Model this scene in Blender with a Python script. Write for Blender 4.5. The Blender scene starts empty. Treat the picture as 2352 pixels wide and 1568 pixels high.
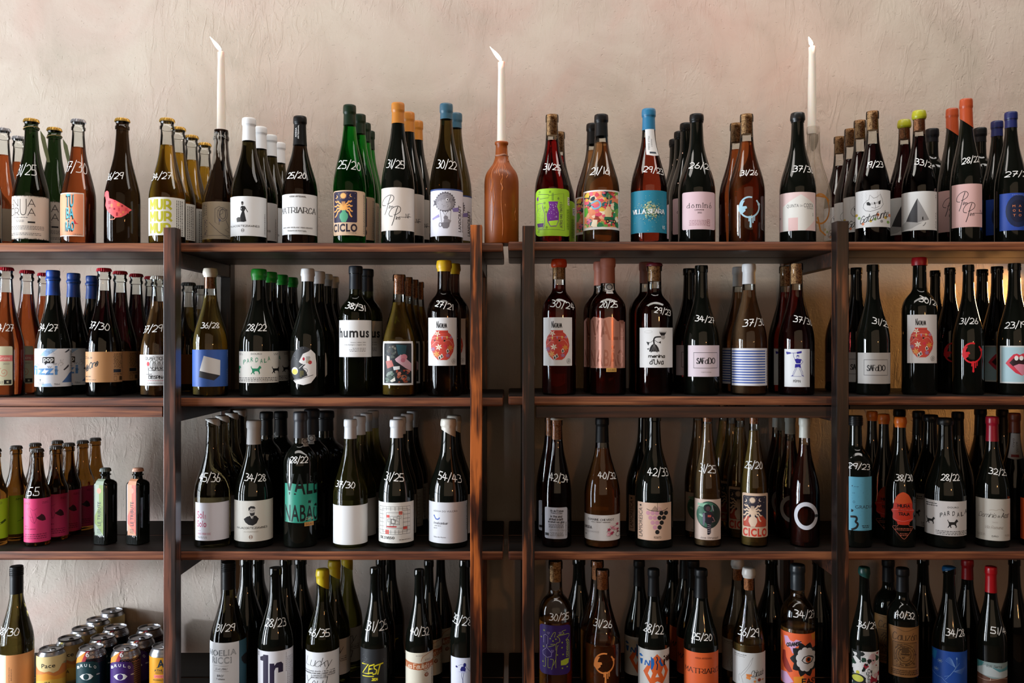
import bpy, bmesh, math, random, re
from mathutils import Vector, Matrix
from mathutils.geometry import tessellate_polygon
random.seed(7)
DEBUG = False
PI = math.pi
scn = bpy.context.scene
COL = scn.collection

# ---------------------------------------------------------------- camera
F, CX, CY = 2050.0, 1176.0, 784.0      # focal length and centre of a 2352x1568 frame
CAMY, CAMZ = -2.05, 1.60               # the front of the shelf posts stands at y = 0
cam = bpy.data.cameras.new('camera'); camo = bpy.data.objects.new('camera', cam)
cam.sensor_width = 36.0; cam.lens = F / 2352 * 36
camo.location = (0, CAMY, CAMZ); camo.rotation_euler = (PI / 2, 0, 0)
cam.clip_start = 0.05; COL.objects.link(camo); scn.camera = camo

# ---------------------------------------------------------------- world, lights, exposure
w = bpy.data.worlds.new('world'); scn.world = w; w.use_nodes = True
w.node_tree.nodes['Background'].inputs[0].default_value = (0.75, 0.86, 1.0, 1)
w.node_tree.nodes['Background'].inputs[1].default_value = 1.0
scn.view_settings.view_transform = 'Standard'; scn.view_settings.look = 'None'
scn.view_settings.exposure = 0.13; scn.view_settings.gamma = 1.0
scn.view_settings.use_curve_mapping = False
cy = scn.cycles
cy.use_denoising = True; cy.max_bounces = 14; cy.transmission_bounces = 12; cy.transparent_max_bounces = 24
cy.glossy_bounces = 5; cy.diffuse_bounces = 4; cy.caustics_refractive = False; cy.caustics_reflective = False
cy.sample_clamp_indirect = 4.0; cy.blur_glossy = 0.4

def area(name, loc, rot, sx, sy, power, col):
    l = bpy.data.lights.new(name, 'AREA'); l.shape = 'RECTANGLE'; l.size = sx; l.size_y = sy
    l.energy = power; l.color = col
    o = bpy.data.objects.new(name, l); o.location = loc; o.rotation_euler = rot; COL.objects.link(o); return o
# daylight through the windows of the left wall (the glass faces +X)
WINY = (-2.1, -1.0, -0.28)
WINP = (30, 116, 60)      # centres of the three window openings along the left wall
for i, wy in enumerate(WINY):
    area('window_light', (-2.98, wy, 1.32), (PI / 2, 0, -PI / 2), 0.62, 1.75, WINP[i], (0.84, 0.92, 1.0))
# ceiling lamp of the room, warm and soft
area('wall_washer_light', (0.35, -0.95, 4.12), (0, 0, 0), 5.2, 0.9, 98, (1.0, 0.94, 0.88))   # narrow strip on the ceiling along the wall
area('pendant_lamp_light', (0.3, -4.7, 2.3), (math.radians(80), 0, 0), 5.0, 2.6, 19, (1.0, 0.72, 0.48))  # added warm fill panel before the front wall, not a lamp of the room
def point(name, loc, power, col, rad=0.02):
    l = bpy.data.lights.new(name, 'POINT'); l.energy = power; l.color = col; l.shadow_soft_size = rad
    o = bpy.data.objects.new(name, l); o.location = loc; COL.objects.link(o); return o
# small warm lamps: one behind the right-hand shelves, two in the room
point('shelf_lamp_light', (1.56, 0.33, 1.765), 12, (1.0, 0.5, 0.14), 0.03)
point('room_lamp_light', (1.5, -3.0, 1.75), 15, (1.0, 0.42, 0.15), 0.05)

# low daylight thrown through the nearest window on to the left-hand wall between the shelves
sl = bpy.data.lights.new('low_daylight', 'SPOT'); sl.energy = 480; sl.color = (0.80, 0.87, 1.0); sl.spot_size = math.radians(10); sl.spot_blend = .5; sl.shadow_soft_size = .05
so = bpy.data.objects.new('low_daylight', sl); so.location = (-4.6, -0.95, 1.42)
so.rotation_euler = (Vector((-1.30, .45, 0.93)) - Vector(so.location)).to_track_quat('-Z', 'Y').to_euler(); COL.objects.link(so)

# ---------------------------------------------------------------- materials
def lin(c):
    if isinstance(c, str):
        c = [int(c[i:i + 2], 16) / 255 for i in (1, 3, 5)]
        return tuple(x / 12.92 if x <= .04045 else ((x + .055) / 1.055) ** 2.4 for x in c) + (1,)
    return tuple(c) + ((1,) if len(c) == 3 else ())
_M = {}
def mat(name, col, rough=0.5, metal=0.0, spec=0.5, coat=0.0, emit=0, bump=None, noise=None, sss=0):
    key = (name, str(col), rough, metal)
    if key in _M: return _M[key]
    m = bpy.data.materials.new(name); m.use_nodes = True; nt = m.node_tree
    b = nt.nodes['Principled BSDF']; b.inputs['Base Color'].default_value = lin(col)
    b.inputs['Roughness'].default_value = rough; b.inputs['Metallic'].default_value = metal
    b.inputs['Specular IOR Level'].default_value = .28 if name == 'capsule_foil' and max(lin(col)[:3]) < .02 else spec; b.inputs['Coat Weight'].default_value = coat
    if sss: b.inputs['Subsurface Weight'].default_value = sss; b.inputs['Subsurface Scale'].default_value = 0.01
    if emit: b.inputs['Emission Color'].default_value = lin(col); b.inputs['Emission Strength'].default_value = emit
    if noise or bump:
        tc = nt.nodes.new('ShaderNodeTexCoord'); n = nt.nodes.new('ShaderNodeTexNoise')
        n.inputs['Scale'].default_value = (noise or bump)[0]; n.inputs['Detail'].default_value = 6
        nt.links.new(tc.outputs['Object'], n.inputs['Vector'])
        if noise:
            r = nt.nodes.new('ShaderNodeValToRGB'); e = r.color_ramp.elements
            e[0].position, e[0].color = noise[1], lin(noise[2]); e[1].position, e[1].color = noise[3], lin(col)
            nt.links.new(n.outputs['Fac'], r.inputs['Fac']); nt.links.new(r.outputs['Color'], b.inputs['Base Color'])
        if bump:
            bp = nt.nodes.new('ShaderNodeBump'); bp.inputs['Strength'].default_value = bump[1]; bp.inputs['Distance'].default_value = bump[2]
            nt.links.new(n.outputs['Fac'], bp.inputs['Height']); nt.links.new(bp.outputs['Normal'], b.inputs['Normal'])
    _M[key] = m; return m

def ink(c): return mat('print_ink', c, 0.5, spec=0.35)
def liquid(col, name='wine'):
    key = (name, str(col))
    if key in _M: return _M[key]
    m = mat(name, col, 0.0); b = m.node_tree.nodes['Principled BSDF']
    b.inputs['Transmission Weight'].default_value = (0.85 if max(col) > .6 else .975) if name == 'wine' else 0.98; b.inputs['IOR'].default_value = 1.34
    _M[key] = m; return m
def clear_glass():
    if 'cg' in _M: return _M['cg']
    m = bpy.data.materials.new('clear_glass'); m.use_nodes = True; nt = m.node_tree; nt.nodes.clear()
    out = nt.nodes.new('ShaderNodeOutputMaterial'); mx = nt.nodes.new('ShaderNodeMixShader')
    tr = nt.nodes.new('ShaderNodeBsdfTransparent'); gl = nt.nodes.new('ShaderNodeBsdfGlossy'); fr = nt.nodes.new('ShaderNodeFresnel')
    lw = nt.nodes.new('ShaderNodeLayerWeight'); rp = nt.nodes.new('ShaderNodeValToRGB')
    gl.inputs['Roughness'].default_value = 0.02; fr.inputs['IOR'].default_value = 1.5; lw.inputs['Blend'].default_value = 0.35
    e = rp.color_ramp.elements
    e[0].position, e[0].color = 0.45, (0.93, 0.95, 0.93, 1); e[1].position, e[1].color = 1.0, (0.22, 0.25, 0.22, 1)
    L = nt.links.new
    L(lw.outputs['Facing'], rp.inputs['Fac']); L(rp.outputs['Color'], tr.inputs['Color'])
    L(fr.outputs['Fac'], mx.inputs[0]); L(tr.outputs[0], mx.inputs[1]); L(gl.outputs[0], mx.inputs[2]); L(mx.outputs[0], out.inputs[0])
    _M['cg'] = m; return m
def dark_glass(): return mat('dark_glass', (0.0035, 0.0042, 0.003), 0.045, spec=0.5)
CORK = lambda: mat('cork_material', '#c99a6a', 0.8, noise=(260, 0.40, '#7c4f2c', 0.52))
CORKD = lambda: mat('cork_material', '#b9764a', 0.8, noise=(320, 0.42, '#7a4526', 0.55))

# ---------------------------------------------------------------- objects
def link(name, me, m=None, parent=None):
    o = bpy.data.objects.new(name, me); COL.objects.link(o)
    if m is not None:
        for x in (m if isinstance(m, (list, tuple)) else [m]): me.materials.append(x)
    if parent is not None: o.parent = parent
    return o
def empty(name, loc, rz=0):
    o = bpy.data.objects.new(name, None); o.empty_display_size = 0.02; o.location = loc; o.rotation_euler.z = rz; COL.objects.link(o); return o
WARN = []
def words(t): return len(re.findall(r"[\w']+", t))
def tag(o, label, cat, group=None):
    n2 = words(label)
    if not (4 <= n2 <= 16): WARN.append((n2, label))
    o['label'] = label; o['category'] = cat
    if group: o['group'] = group
def copy_tree(o, parent=None):
    c = o.copy(); COL.objects.link(c); c.parent = parent
    for ch in list(o.children): copy_tree(ch, c)
    return c
def tomesh(bm, name, smooth=True, angle=None):
    me = bpy.data.meshes.new(name)
    if angle is not None:
        bm.normal_update()
        for e in bm.edges:
            if len(e.link_faces) == 2 and e.calc_face_angle(0) > angle: e.smooth = False
    bm.to_mesh(me); bm.free()
    if smooth:
        for p in me.polygons: p.use_smooth = True
    return me
def box_bm(bm, x0, x1, y0, y1, z0, z1, bev=0.0):
    r = bmesh.ops.create_cube(bm, size=1.0)
    for v in r['verts']:
        v.co = Vector(((x0 + x1) / 2 + v.co.x * (x1 - x0), (y0 + y1) / 2 + v.co.y * (y1 - y0), (z0 + z1) / 2 + v.co.z * (z1 - z0)))
    if bev:
        es = set(e for v in r['verts'] for e in v.link_edges)
        bmesh.ops.bevel(bm, geom=list(es), offset=bev, segments=2, affect='EDGES', profile=0.6)
def box(name, x0, x1, y0, y1, z0, z1, m, parent=None, bev=0.0):
    bm = bmesh.new(); box_bm(bm, x0, x1, y0, y1, z0, z1, bev)
    return link(name, tomesh(bm, name, False), m, parent)
def lathe(pts, n=40, wob=None, close0=False, close1=False):
    """pts: (r, z) from bottom to top; wob(i_ring, theta) -> (dr, dz)"""
    bm = bmesh.new(); rings = []
    for i, (r, z) in enumerate(pts):
        ring = []
        for k in range(n):
            t = 2 * PI * k / n; dr, dz = wob(i, t) if wob else (0, 0)
            ring.append(bm.verts.new(((r + dr) * math.sin(t), -(r + dr) * math.cos(t), z + dz)))
        rings.append(ring)
    for a, b in zip(rings, rings[1:]):
        for k in range(n): bm.faces.new((a[k], a[(k + 1) % n], b[(k + 1) % n], b[k]))
    if close0: bm.faces.new(rings[0][::-1])
    if close1: bm.faces.new(rings[-1])
    return bm

# ---------------------------------------------------------------- bottle profiles (z fraction of height, r fraction of body radius)
PROF = {
 'burgundy': [(0, .90), (.006, .965), (.018, 1), (.40, 1), (.444, .975), (.49, .92), (.53, .845), (.60, .69), (.67, .545), (.72, .455), (.774, .39), (.85, .355), (.935, .335), (.945, .335), (.947, .375), (.985, .375), (1, .355)],
 'champagne': [(0, .90), (.006, .965), (.018, 1), (.36, 1), (.40, .98), (.436, .94), (.50, .835), (.578, .69), (.65, .56), (.70, .485), (.755, .425), (.82, .385), (.89, .35), (.915, .35), (.92, .405), (.94, .41), (.947, .36), (.962, .355), (.97, .38), (1, .37)],
 'bordeaux': [(0, .92), (.006, .97), (.018, 1), (.60, 1), (.63, .985), (.66, .94), (.69, .845), (.72, .68), (.745, .51), (.77, .42), (.80, .395), (.93, .375), (.94, .375), (.943, .42), (.985, .42), (1, .40)],
 'alsace': [(0, .90), (.006, .965), (.018, 1), (.40, 1), (.45, .975), (.49, .935), (.53, .88), (.574, .80), (.62, .71), (.668, .615), (.71, .535), (.76, .46), (.81, .41), (.85, .375), (.935, .35), (.942, .35), (.945, .385), (.985, .385), (1, .37)],
 'beer': [(0, .90), (.01, .98), (.03, 1), (.50, 1), (.56, .96), (.606, .83), (.66, .69), (.71, .58), (.78, .50), (.85, .45), (.91, .42), (.915, .48), (.955, .48), (.965, .42), (1, .42)],
 'stone': [(0, .96), (.01, 1), (.58, 1), (.65, .965), (.70, .865), (.745, .68), (.78, .53), (.82, .43), (.86, .375), (.93, .34), (.965, .335), (.975, .39), (.995, .40), (1, .37)],
}
def smooth_prof(key, R, H):
    p = PROF[key]; out = []
    for i in range(len(p) - 1):
        (z0, r0), (z1, r1) = p[i], p[i + 1]
        pz, pr = p[max(0, i - 1)]; nz, nr = p[min(len(p) - 1, i + 2)]
        k = 4 if (0.39 < z0 and z1 - z0 > .025 and z1 < 0.94) else 1
        for j in range(k):
            t = j / k
            if k > 1:
                m0 = (r1 - pr) / (z1 - pz) * (z1 - z0) if z1 > pz else 0
                m1 = (nr - r0) / (nz - z0) * (z1 - z0) if nz > z0 else 0
                if abs(r1 - r0) < 1e-6: m0 = m1 = 0
                r = (2*t**3 - 3*t**2 + 1) * r0 + (t**3 - 2*t**2 + t) * m0 + (-2*t**3 + 3*t**2) * r1 + (t**3 - t**2) * m1
            else: r = r0
            out.append((r * R, (z0 + (z1 - z0) * t) * H))
    out.append((p[-1][1] * R, p[-1][0] * H)); return out
def rfun(pts):
    def f(z):
        if z <= pts[0][1]: return pts[0][0]
        for (r0, z0), (r1, z1) in zip(pts, pts[1:]):
            if z <= z1: return r0 + (r1 - r0) * (z - z0) / max(1e-9, z1 - z0)
        return pts[-1][0]
    return f

# ---------------------------------------------------------------- lettering
STK = {'A': '023862 1454', 'B': '0208 ~083857553505 ~053554533202', 'C': '~5738170503123253', 'D': '0208 ~083856533202', 'E': '58080252 0545', 'F': '580802 0545',
 'G': '~5738170503123253 535535', 'H': '0208 5258 0555', 'I': '0208', 'J': '~4843321203', 'K': '0208 5804 2652', 'L': '080252', 'M': '0208346862', 'N': '02085258',
 'O': '~381705133253655738', 'P': '0208 ~083857553404', 'Q': '~381705133253655738 4361', 'R': '0208 ~083857553404 3462', 'S': '~57381716355453321203', 'T': '0868 3832',
 'U': '~080412425458', 'V': '083268', 'W': '0812365268', 'X': '0862 0268', 'Y': '083568 3532', 'Z': '08680262',
 'a': '~45361503123243 4642', 'b': '0802 ~051635432203', 'c': '~45361503123243', 'd': '4842 ~45361503123243', 'e': '~0444361503123243', 'f': '~48382622 0646',
 'g': '~45361503123243 ~4643403010', 'h': '0802 ~0516364442', 'i': '0602 0807', 'j': '~161100 1817', 'k': '0802 4603 2542', 'l': '0802', 'm': '0602 ~05163532 ~35466562',
 'n': '0602 ~0516364442', 'o': '~2615031232433526', 'p': '0600 ~05163644321203', 'r': '0602 ~04163646', 's': '~45261534432203', 't': '~18132232 0636',
 'u': '~060312324346 4642', 'v': '062246', 'w': '0612355266', 'x': '0642 0246', 'y': '0622 4610', 'z': '06460242', 'q': '~45361503123243 4640',
 '0': '~2816041232444628', '1': '1812', '2': '~0728474502 0242', '3': '~08284725 ~2545433202', '4': '280454 3732', '5': '480805 ~0535433202',
 '6': '~3815031232442504', '7': '084812 1545', '8': '~2807163443220314364728', '9': '~462506072848 4832', '/': '0139', "'": '1817', '!': '2824 2322', '.': '1213', '-': '0545', ',': '1311'}
_G = {}
def catmull(P, n=5):
    out = []
    for i in range(len(P) - 1):
        p0, p1, p2, p3 = P[max(0, i - 1)], P[i], P[i + 1], P[min(len(P) - 1, i + 2)]
        if P[0] == P[-1]:
            if i == 0: p0 = P[-2]
            if i == len(P) - 2: p3 = P[1]
        for k in range(n):
            t = k / n
            out.append(tuple(0.5 * ((2 * p1[a]) + (-p0[a] + p2[a]) * t + (2*p0[a] - 5*p1[a] + 4*p2[a] - p3[a]) * t*t + (-p0[a] + 3*p1[a] - 3*p2[a] + p3[a]) * t**3) for a in (0, 1)))
    out.append(P[-1]); return out
def glyph(ch):
    if ch not in _G:
        st = []
        for s in STK.get(ch, '').split():
            sm = s[0] == '~'; s = s.lstrip('~')
            P = [(int(s[i]), int(s[i + 1]) - 2) for i in range(0, len(s) - 1, 2)]
            st.append((catmull(P) if sm else P, sm))
        _G[ch] = (st, max([p[0] for a, _ in st for p in a] or [3]))
    return _G[ch]
def stroke_text(txt, slant=0.0, gap=1.6):
    """list of polylines in glyph units, baseline 0, cap height 6"""
    x = 0; out = []
    for ch in txt:
        if ch == ' ': x += 3.5; continue
        st, wd = glyph(ch)
        for P, sm in st: out.append(([(x + a + slant * b, b) for a, b in P], sm))
        x += wd + gap
    return out
_T = {}
def font_mesh(txt, bold):
    k = (txt, bold)
    if k not in _T:
        cu = bpy.data.curves.new('t', 'FONT'); cu.body = txt; cu.offset = bold * 0.014; cu.resolution_u = 3
        cu.space_character = 1.0 + bold * 0.05
        o = bpy.data.objects.new('t', cu); m = o.to_mesh()
        V = [(v.co.x, v.co.y) for v in m.vertices]; P = [tuple(p.vertices) for p in m.polygons]
        o.to_mesh_clear(); bpy.data.objects.remove(o); bpy.data.curves.remove(cu); _T[k] = (V, P)
    return _T[k]

# ---------------------------------------------------------------- flat prints wrapped round a bottle
class Art:
    """draws in pixels of a close-up of the photograph, then wraps the drawing round the bottle"""
    EPS = 0.000004
    def __init__(s, xc, Rpx, view=(0, 0, 1.0)):
        s.xc, s.R, s.view = xc, Rpx, view; s.bm = bmesh.new(); s.mats = []; s.layer = 3; s.dx = s.dy = 0; s.base = 0.00012
    def m(s, c):
        mm = ink(c) if isinstance(c, str) else c
        if mm not in s.mats: s.mats.append(mm)
        return s.mats.index(mm)
    def px(s, x, y): ox, oy, k = s.view; return ox + (x + s.dx) / k, oy + (y + s.dy) / k
    def uv(s, x, y):
        X, Y = s.px(x, y); q = (X - s.xc) / s.R
        th = math.asin(max(-.985, min(.985, q)))
        if abs(q) > .985: th = math.copysign(1.4 + (abs(q) - .985) * 1.0, q)
        return th * s.R, Y
    def raw(s, P, mi, h=None):
        """P: polygon in (u, Y)"""
        h = s.base + s.layer * s.EPS if h is None else h
        vs = [s.bm.verts.new((u, y, h)) for u, y in P]
        if len(vs) <= 4 and len(vs) == 3 or len(vs) == 4 and s._convex(P):
            tris = [tuple(range(len(vs)))]
        else:
            tris = tessellate_polygon([[Vector((u, y, 0)) for u, y in P]])
        for t in tris:
            try: f = s.bm.faces.new([vs[i] for i in t]); f.material_index = mi
            except ValueError: pass
    @staticmethod
    def _convex(P):
        sg = 0
        for i in range(len(P)):
            a, b, c = P[i], P[(i + 1) % len(P)], P[(i + 2) % len(P)]
            cr = (b[0]-a[0])*(c[1]-b[1]) - (b[1]-a[1])*(c[0]-b[0])
            if cr * sg < 0: return False
            if cr: sg = cr
        return True
    def up(s): s.layer += 1; return s
    def poly(s, P, c, smooth=False):
        s.layer += 1
        if smooth: P = catmull(list(P) + [P[0]], 5)[:-1]
        s.raw([s.uv(*p) for p in P], s.m(c))
    def rect(s, x0, y0, x1, y1, c): s.poly([(x0, y0), (x1, y0), (x1, y1), (x0, y1)], c)
    def rr(s, x0, y0, x1, y1, r, c):
        P = []
        for cx, cy2, a0 in ((x1 - r, y0 + r, -90), (x1 - r, y1 - r, 0), (x0 + r, y1 - r, 90), (x0 + r, y0 + r, 180)):
            for k in range(5): a = math.radians(a0 + k * 22.5); P.append((cx + r * math.cos(a), cy2 + r * math.sin(a)))
        s.poly(P, c)
    def circ(s, cx, cy2, rx, ry, c, n=20):
        s.poly([(cx + rx * math.cos(2*PI*k/n), cy2 + ry * math.sin(2*PI*k/n)) for k in range(n)], c)
    def star(s, cx, cy2, r, c, n=6, inner=.45, rot=0):
        s.poly([(cx + (r if k % 2 == 0 else r * inner) * math.cos(PI*k/n + rot), cy2 + (r if k % 2 == 0 else r * inner) * math.sin(PI*k/n + rot)) for k in range(2*n)], c)
    def line(s, P, w, c, smooth=False, up=True):
        if up: s.layer += 1
        if smooth: P = catmull(list(P), 6)
        Q = [s.uv(*p) for p in P]; s.ribbon(Q, w / s.view[2], s.m(c))
    def ribbon(s, Q, w, mi, wf=None):
        s.layer += 1; h = s.base + s.layer * s.EPS; L = len(Q); pr = []
        for i, q in enumerate(Q):
            a, b = Q[max(0, i - 1)], Q[min(L - 1, i + 1)]; dx, dy = b[0]-a[0], b[1]-a[1]; d = math.hypot(dx, dy) or 1
            ww = w if wf is None else w * wf(i / max(1, L - 1), dx / d, dy / d)
            nx, ny = -dy / d * ww / 2, dx / d * ww / 2; ex, ey = 0, 0
            if i == 0: ex, ey = -dx/d*ww*.35, -dy/d*ww*.35
            if i == L - 1: ex, ey = dx/d*ww*.35, dy/d*ww*.35
            pr.append((s.bm.verts.new((q[0]+nx+ex, q[1]+ny+ey, h)), s.bm.verts.new((q[0]-nx+ex, q[1]-ny+ey, h))))
        for (a, b), (c, d) in zip(pr, pr[1:]):
            f = s.bm.faces.new((a, b, d, c)); f.material_index = mi
    def ring(s, cx, cy2, rx, ry, w, c, n=28):
        s.line([(cx + rx * math.cos(2*PI*k/n), cy2 + ry * math.sin(2*PI*k/n)) for k in range(n + 1)], w, c)
    def frame(s, x0, y0, x1, y1, w, c):
        for P in ([(x0, y0), (x1, y0)], [(x1, y0), (x1, y1)], [(x1, y1), (x0, y1)], [(x0, y1), (x0, y0)]): s.line(P, w, c, up=False)
    def T(s, txt, x0, y0, x1, y1, c, bold=0, rot=0, shear=0, tilt=0):
        """font text fitted in a box; rot=1 reads upwards"""
        V, P = font_mesh(txt, bold); s.layer += 1; mi = s.m(c)
        if shear: V = [(a + shear * b, b) for a, b in V]
        ax, bx = min(v[0] for v in V), max(v[0] for v in V); ay, by = min(v[1] for v in V), max(v[1] for v in V)
        (u0, Y0), (u1, Y1) = s.uv(x0, y0), s.uv(x1, y1); h = s.base + s.layer * s.EPS; vs = []
        for a, b in V:
            p, q = (a - ax) / (bx - ax), (b - ay) / (by - ay)
            if rot: u, y = u0 + q2(q, 1) * (u1 - u0) if rot == 1 else u1 - q2(q, 1) * (u1 - u0), Y1 - p * (Y1 - Y0) if rot == 1 else Y0 + p * (Y1 - Y0)
            else: u, y = u0 + p * (u1 - u0), Y1 - q * (Y1 - Y0) + tilt / s.view[2] * (p - .5)
            vs.append(s.bm.verts.new((u, y, h)))
        for p in P:
            try: f = s.bm.faces.new([vs[i] for i in p]); f.material_index = mi
            except ValueError: pass
    def S(s, txt, x0, y0, x1, y1, w, c, slant=0.0, serif=False, thin=None, rot=0, tilt=0, gap=1.6):
        """pen-stroke text fitted in a box"""
        st = stroke_text(txt, slant, gap); s.layer += 1; mi = s.m(c)
        A = [p for P, _ in st for p in P]; ax, bx = min(p[0] for p in A), max(p[0] for p in A); ay, by = min(p[1] for p in A), max(p[1] for p in A)
        (u0, Y0), (u1, Y1) = s.uv(x0, y0), s.uv(x1, y1); wk = w / s.view[2]
        def f(p):
            a, b = (p[0] - ax) / (bx - ax), (p[1] - ay) / max(1e-6, by - ay)
            if rot: return (u0 + q2(b, 1) * (u1 - u0), Y1 - a * (Y1 - Y0))
            return (u0 + a * (u1 - u0), Y1 - b * (Y1 - Y0) + tilt / s.view[2] * (a - .5))
        wf = (lambda t, dx, dy: thin + (1 - thin) * abs(dy if not rot else dx)) if thin is not None else None
        for P, sm in st:
            Q = [f(p) for p in P]
            if not sm:
                for a, b in zip(Q, Q[1:]): s.ribbon([a, ((a[0]+b[0])/2, (a[1]+b[1])/2), b], wk, mi, wf)
            else: s.ribbon(Q, wk, mi, wf)
            if serif:
                k = (u1 - u0) / (bx - ax) * .8
                for e in (Q[0], Q[-1]):
                    if rot: s.ribbon([(e[0], e[1] - k), (e[0], e[1] + k)], wk * .5, mi)
                    else: s.ribbon([(e[0] - k, e[1]), (e[0] + k, e[1])], wk * .5, mi)
    def tiny(s, x0, y0, x1, y1, n, c, rot=0, seed=1):
        """lines of print too small to read"""
        rnd = random.Random(seed + int(x0) + int(y0)); s.layer += 1; mi = s.m(c); h = s.base + s.layer * s.EPS
        for i in range(n):
            t = (i + .5) / n
            if rot:
                X = x0 + (x1 - x0) * t; y = y0
                while y < y1:
                    l = rnd.uniform(6, 22); e = min(y + l, y1); k = (x1 - x0) / n * .22
                    s.raw([s.uv(X - k, y), s.uv(X + k, y), s.uv(X + k, e), s.uv(X - k, e)], mi, h); y = e + 5
            else:
                Y = y0 + (y1 - y0) * t; x = x0 + rnd.uniform(0, 8)
                while x < x1:
                    l = rnd.uniform(6, 26); e = min(x + l, x1); k = (y1 - y0) / n * .22
                    s.raw([s.uv(x, Y - k), s.uv(e, Y - k), s.uv(e, Y + k), s.uv(x, Y + k)], mi, h); x = e + 5
    def build(s, name, rf, z_of, Rm, clip=None, paper=None, pmat=None, hcut=False, off=0.0):
        """rf(z) radius, z_of(Y) height, Rm metres of the pixel radius"""
        bm = s.bm
        if clip and bm.faces:
            (u0, Y0), (u1, Y1) = s.uv(clip[0], clip[1]), s.uv(clip[2], clip[3])
            for co, no in (((u0, 0, 0), (-1, 0, 0)), ((u1, 0, 0), (1, 0, 0)), ((0, Y0, 0), (0, -1, 0)), ((0, Y1, 0), (0, 1, 0))):
                bmesh.ops.bisect_plane(bm, geom=bm.verts[:] + bm.edges[:] + bm.faces[:], plane_co=co, plane_no=no, clear_outer=True, dist=1e-6)
        if paper:
            lay, s.layer = s.layer, 0; s.layer = 1; mi = s.m(pmat)
            s.raw([s.uv(*p) for p in paper], mi); s.layer = lay
        if not bm.verts: return None
        us = [v.co.x for v in bm.verts]; ys = [v.co.y for v in bm.verts]; st = s.R * math.radians(5)
        hs = 4.0 if hcut is True else float(hcut or 1e9); y0 = min(ys) - .01
        k = math.ceil(min(us) / st)
        while k * st < max(us):
            bmesh.ops.bisect_plane(bm, geom=bm.verts[:] + bm.edges[:] + bm.faces[:], plane_co=(k * st, 0, 0), plane_no=(1, 0, 0), dist=1e-6); k += 1
        y = y0 + hs
        while y < max(ys):
            bmesh.ops.bisect_plane(bm, geom=bm.verts[:] + bm.edges[:] + bm.faces[:], plane_co=(0, y, 0), plane_no=(0, 1, 0), dist=1e-6); y += hs
        bm.normal_update(); nrm = []
        for v in bm.verts:
            # every point lies on the same facets, so the layers of ink stay parallel
            k0 = math.floor(v.co.x / st + 1e-6); f = v.co.x / st - k0; z = z_of(v.co.y)
            if hs < 1e8:
                j0 = math.floor((v.co.y - y0) / hs + 1e-6); g = (v.co.y - y0) / hs - j0; r = rf(z_of(y0 + j0 * hs)) * (1 - g) + rf(z_of(y0 + (j0 + 1) * hs)) * g
            else: r = rf(z)
            r += v.co.z + off; t0, t1 = math.radians(5) * k0, math.radians(5) * (k0 + 1); th = v.co.x / s.R
            v.co = Vector((r * (math.sin(t0) * (1 - f) + math.sin(t1) * f), -r * (math.cos(t0) * (1 - f) + math.cos(t1) * f), z))
            sl = (rf(z + .002) - rf(z - .002)) / .004; n_ = Vector((math.sin(th), -math.cos(th), -sl)).normalized(); nrm.append(n_)
        bm.normal_update()
        for fc in bm.faces:
            c = fc.calc_center_median()
            if fc.normal.x * c.x + fc.normal.y * c.y < 0: fc.normal_flip()
        me = bpy.data.meshes.new(name); bm.to_mesh(me); bm.free()
        for p_ in me.polygons: p_.use_smooth = True
        me.normals_split_custom_set_from_vertices(nrm)
        for mm in s.mats: me.materials.append(mm)
        return me
def q2(q, k): return 1 - q if k else q

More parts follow.
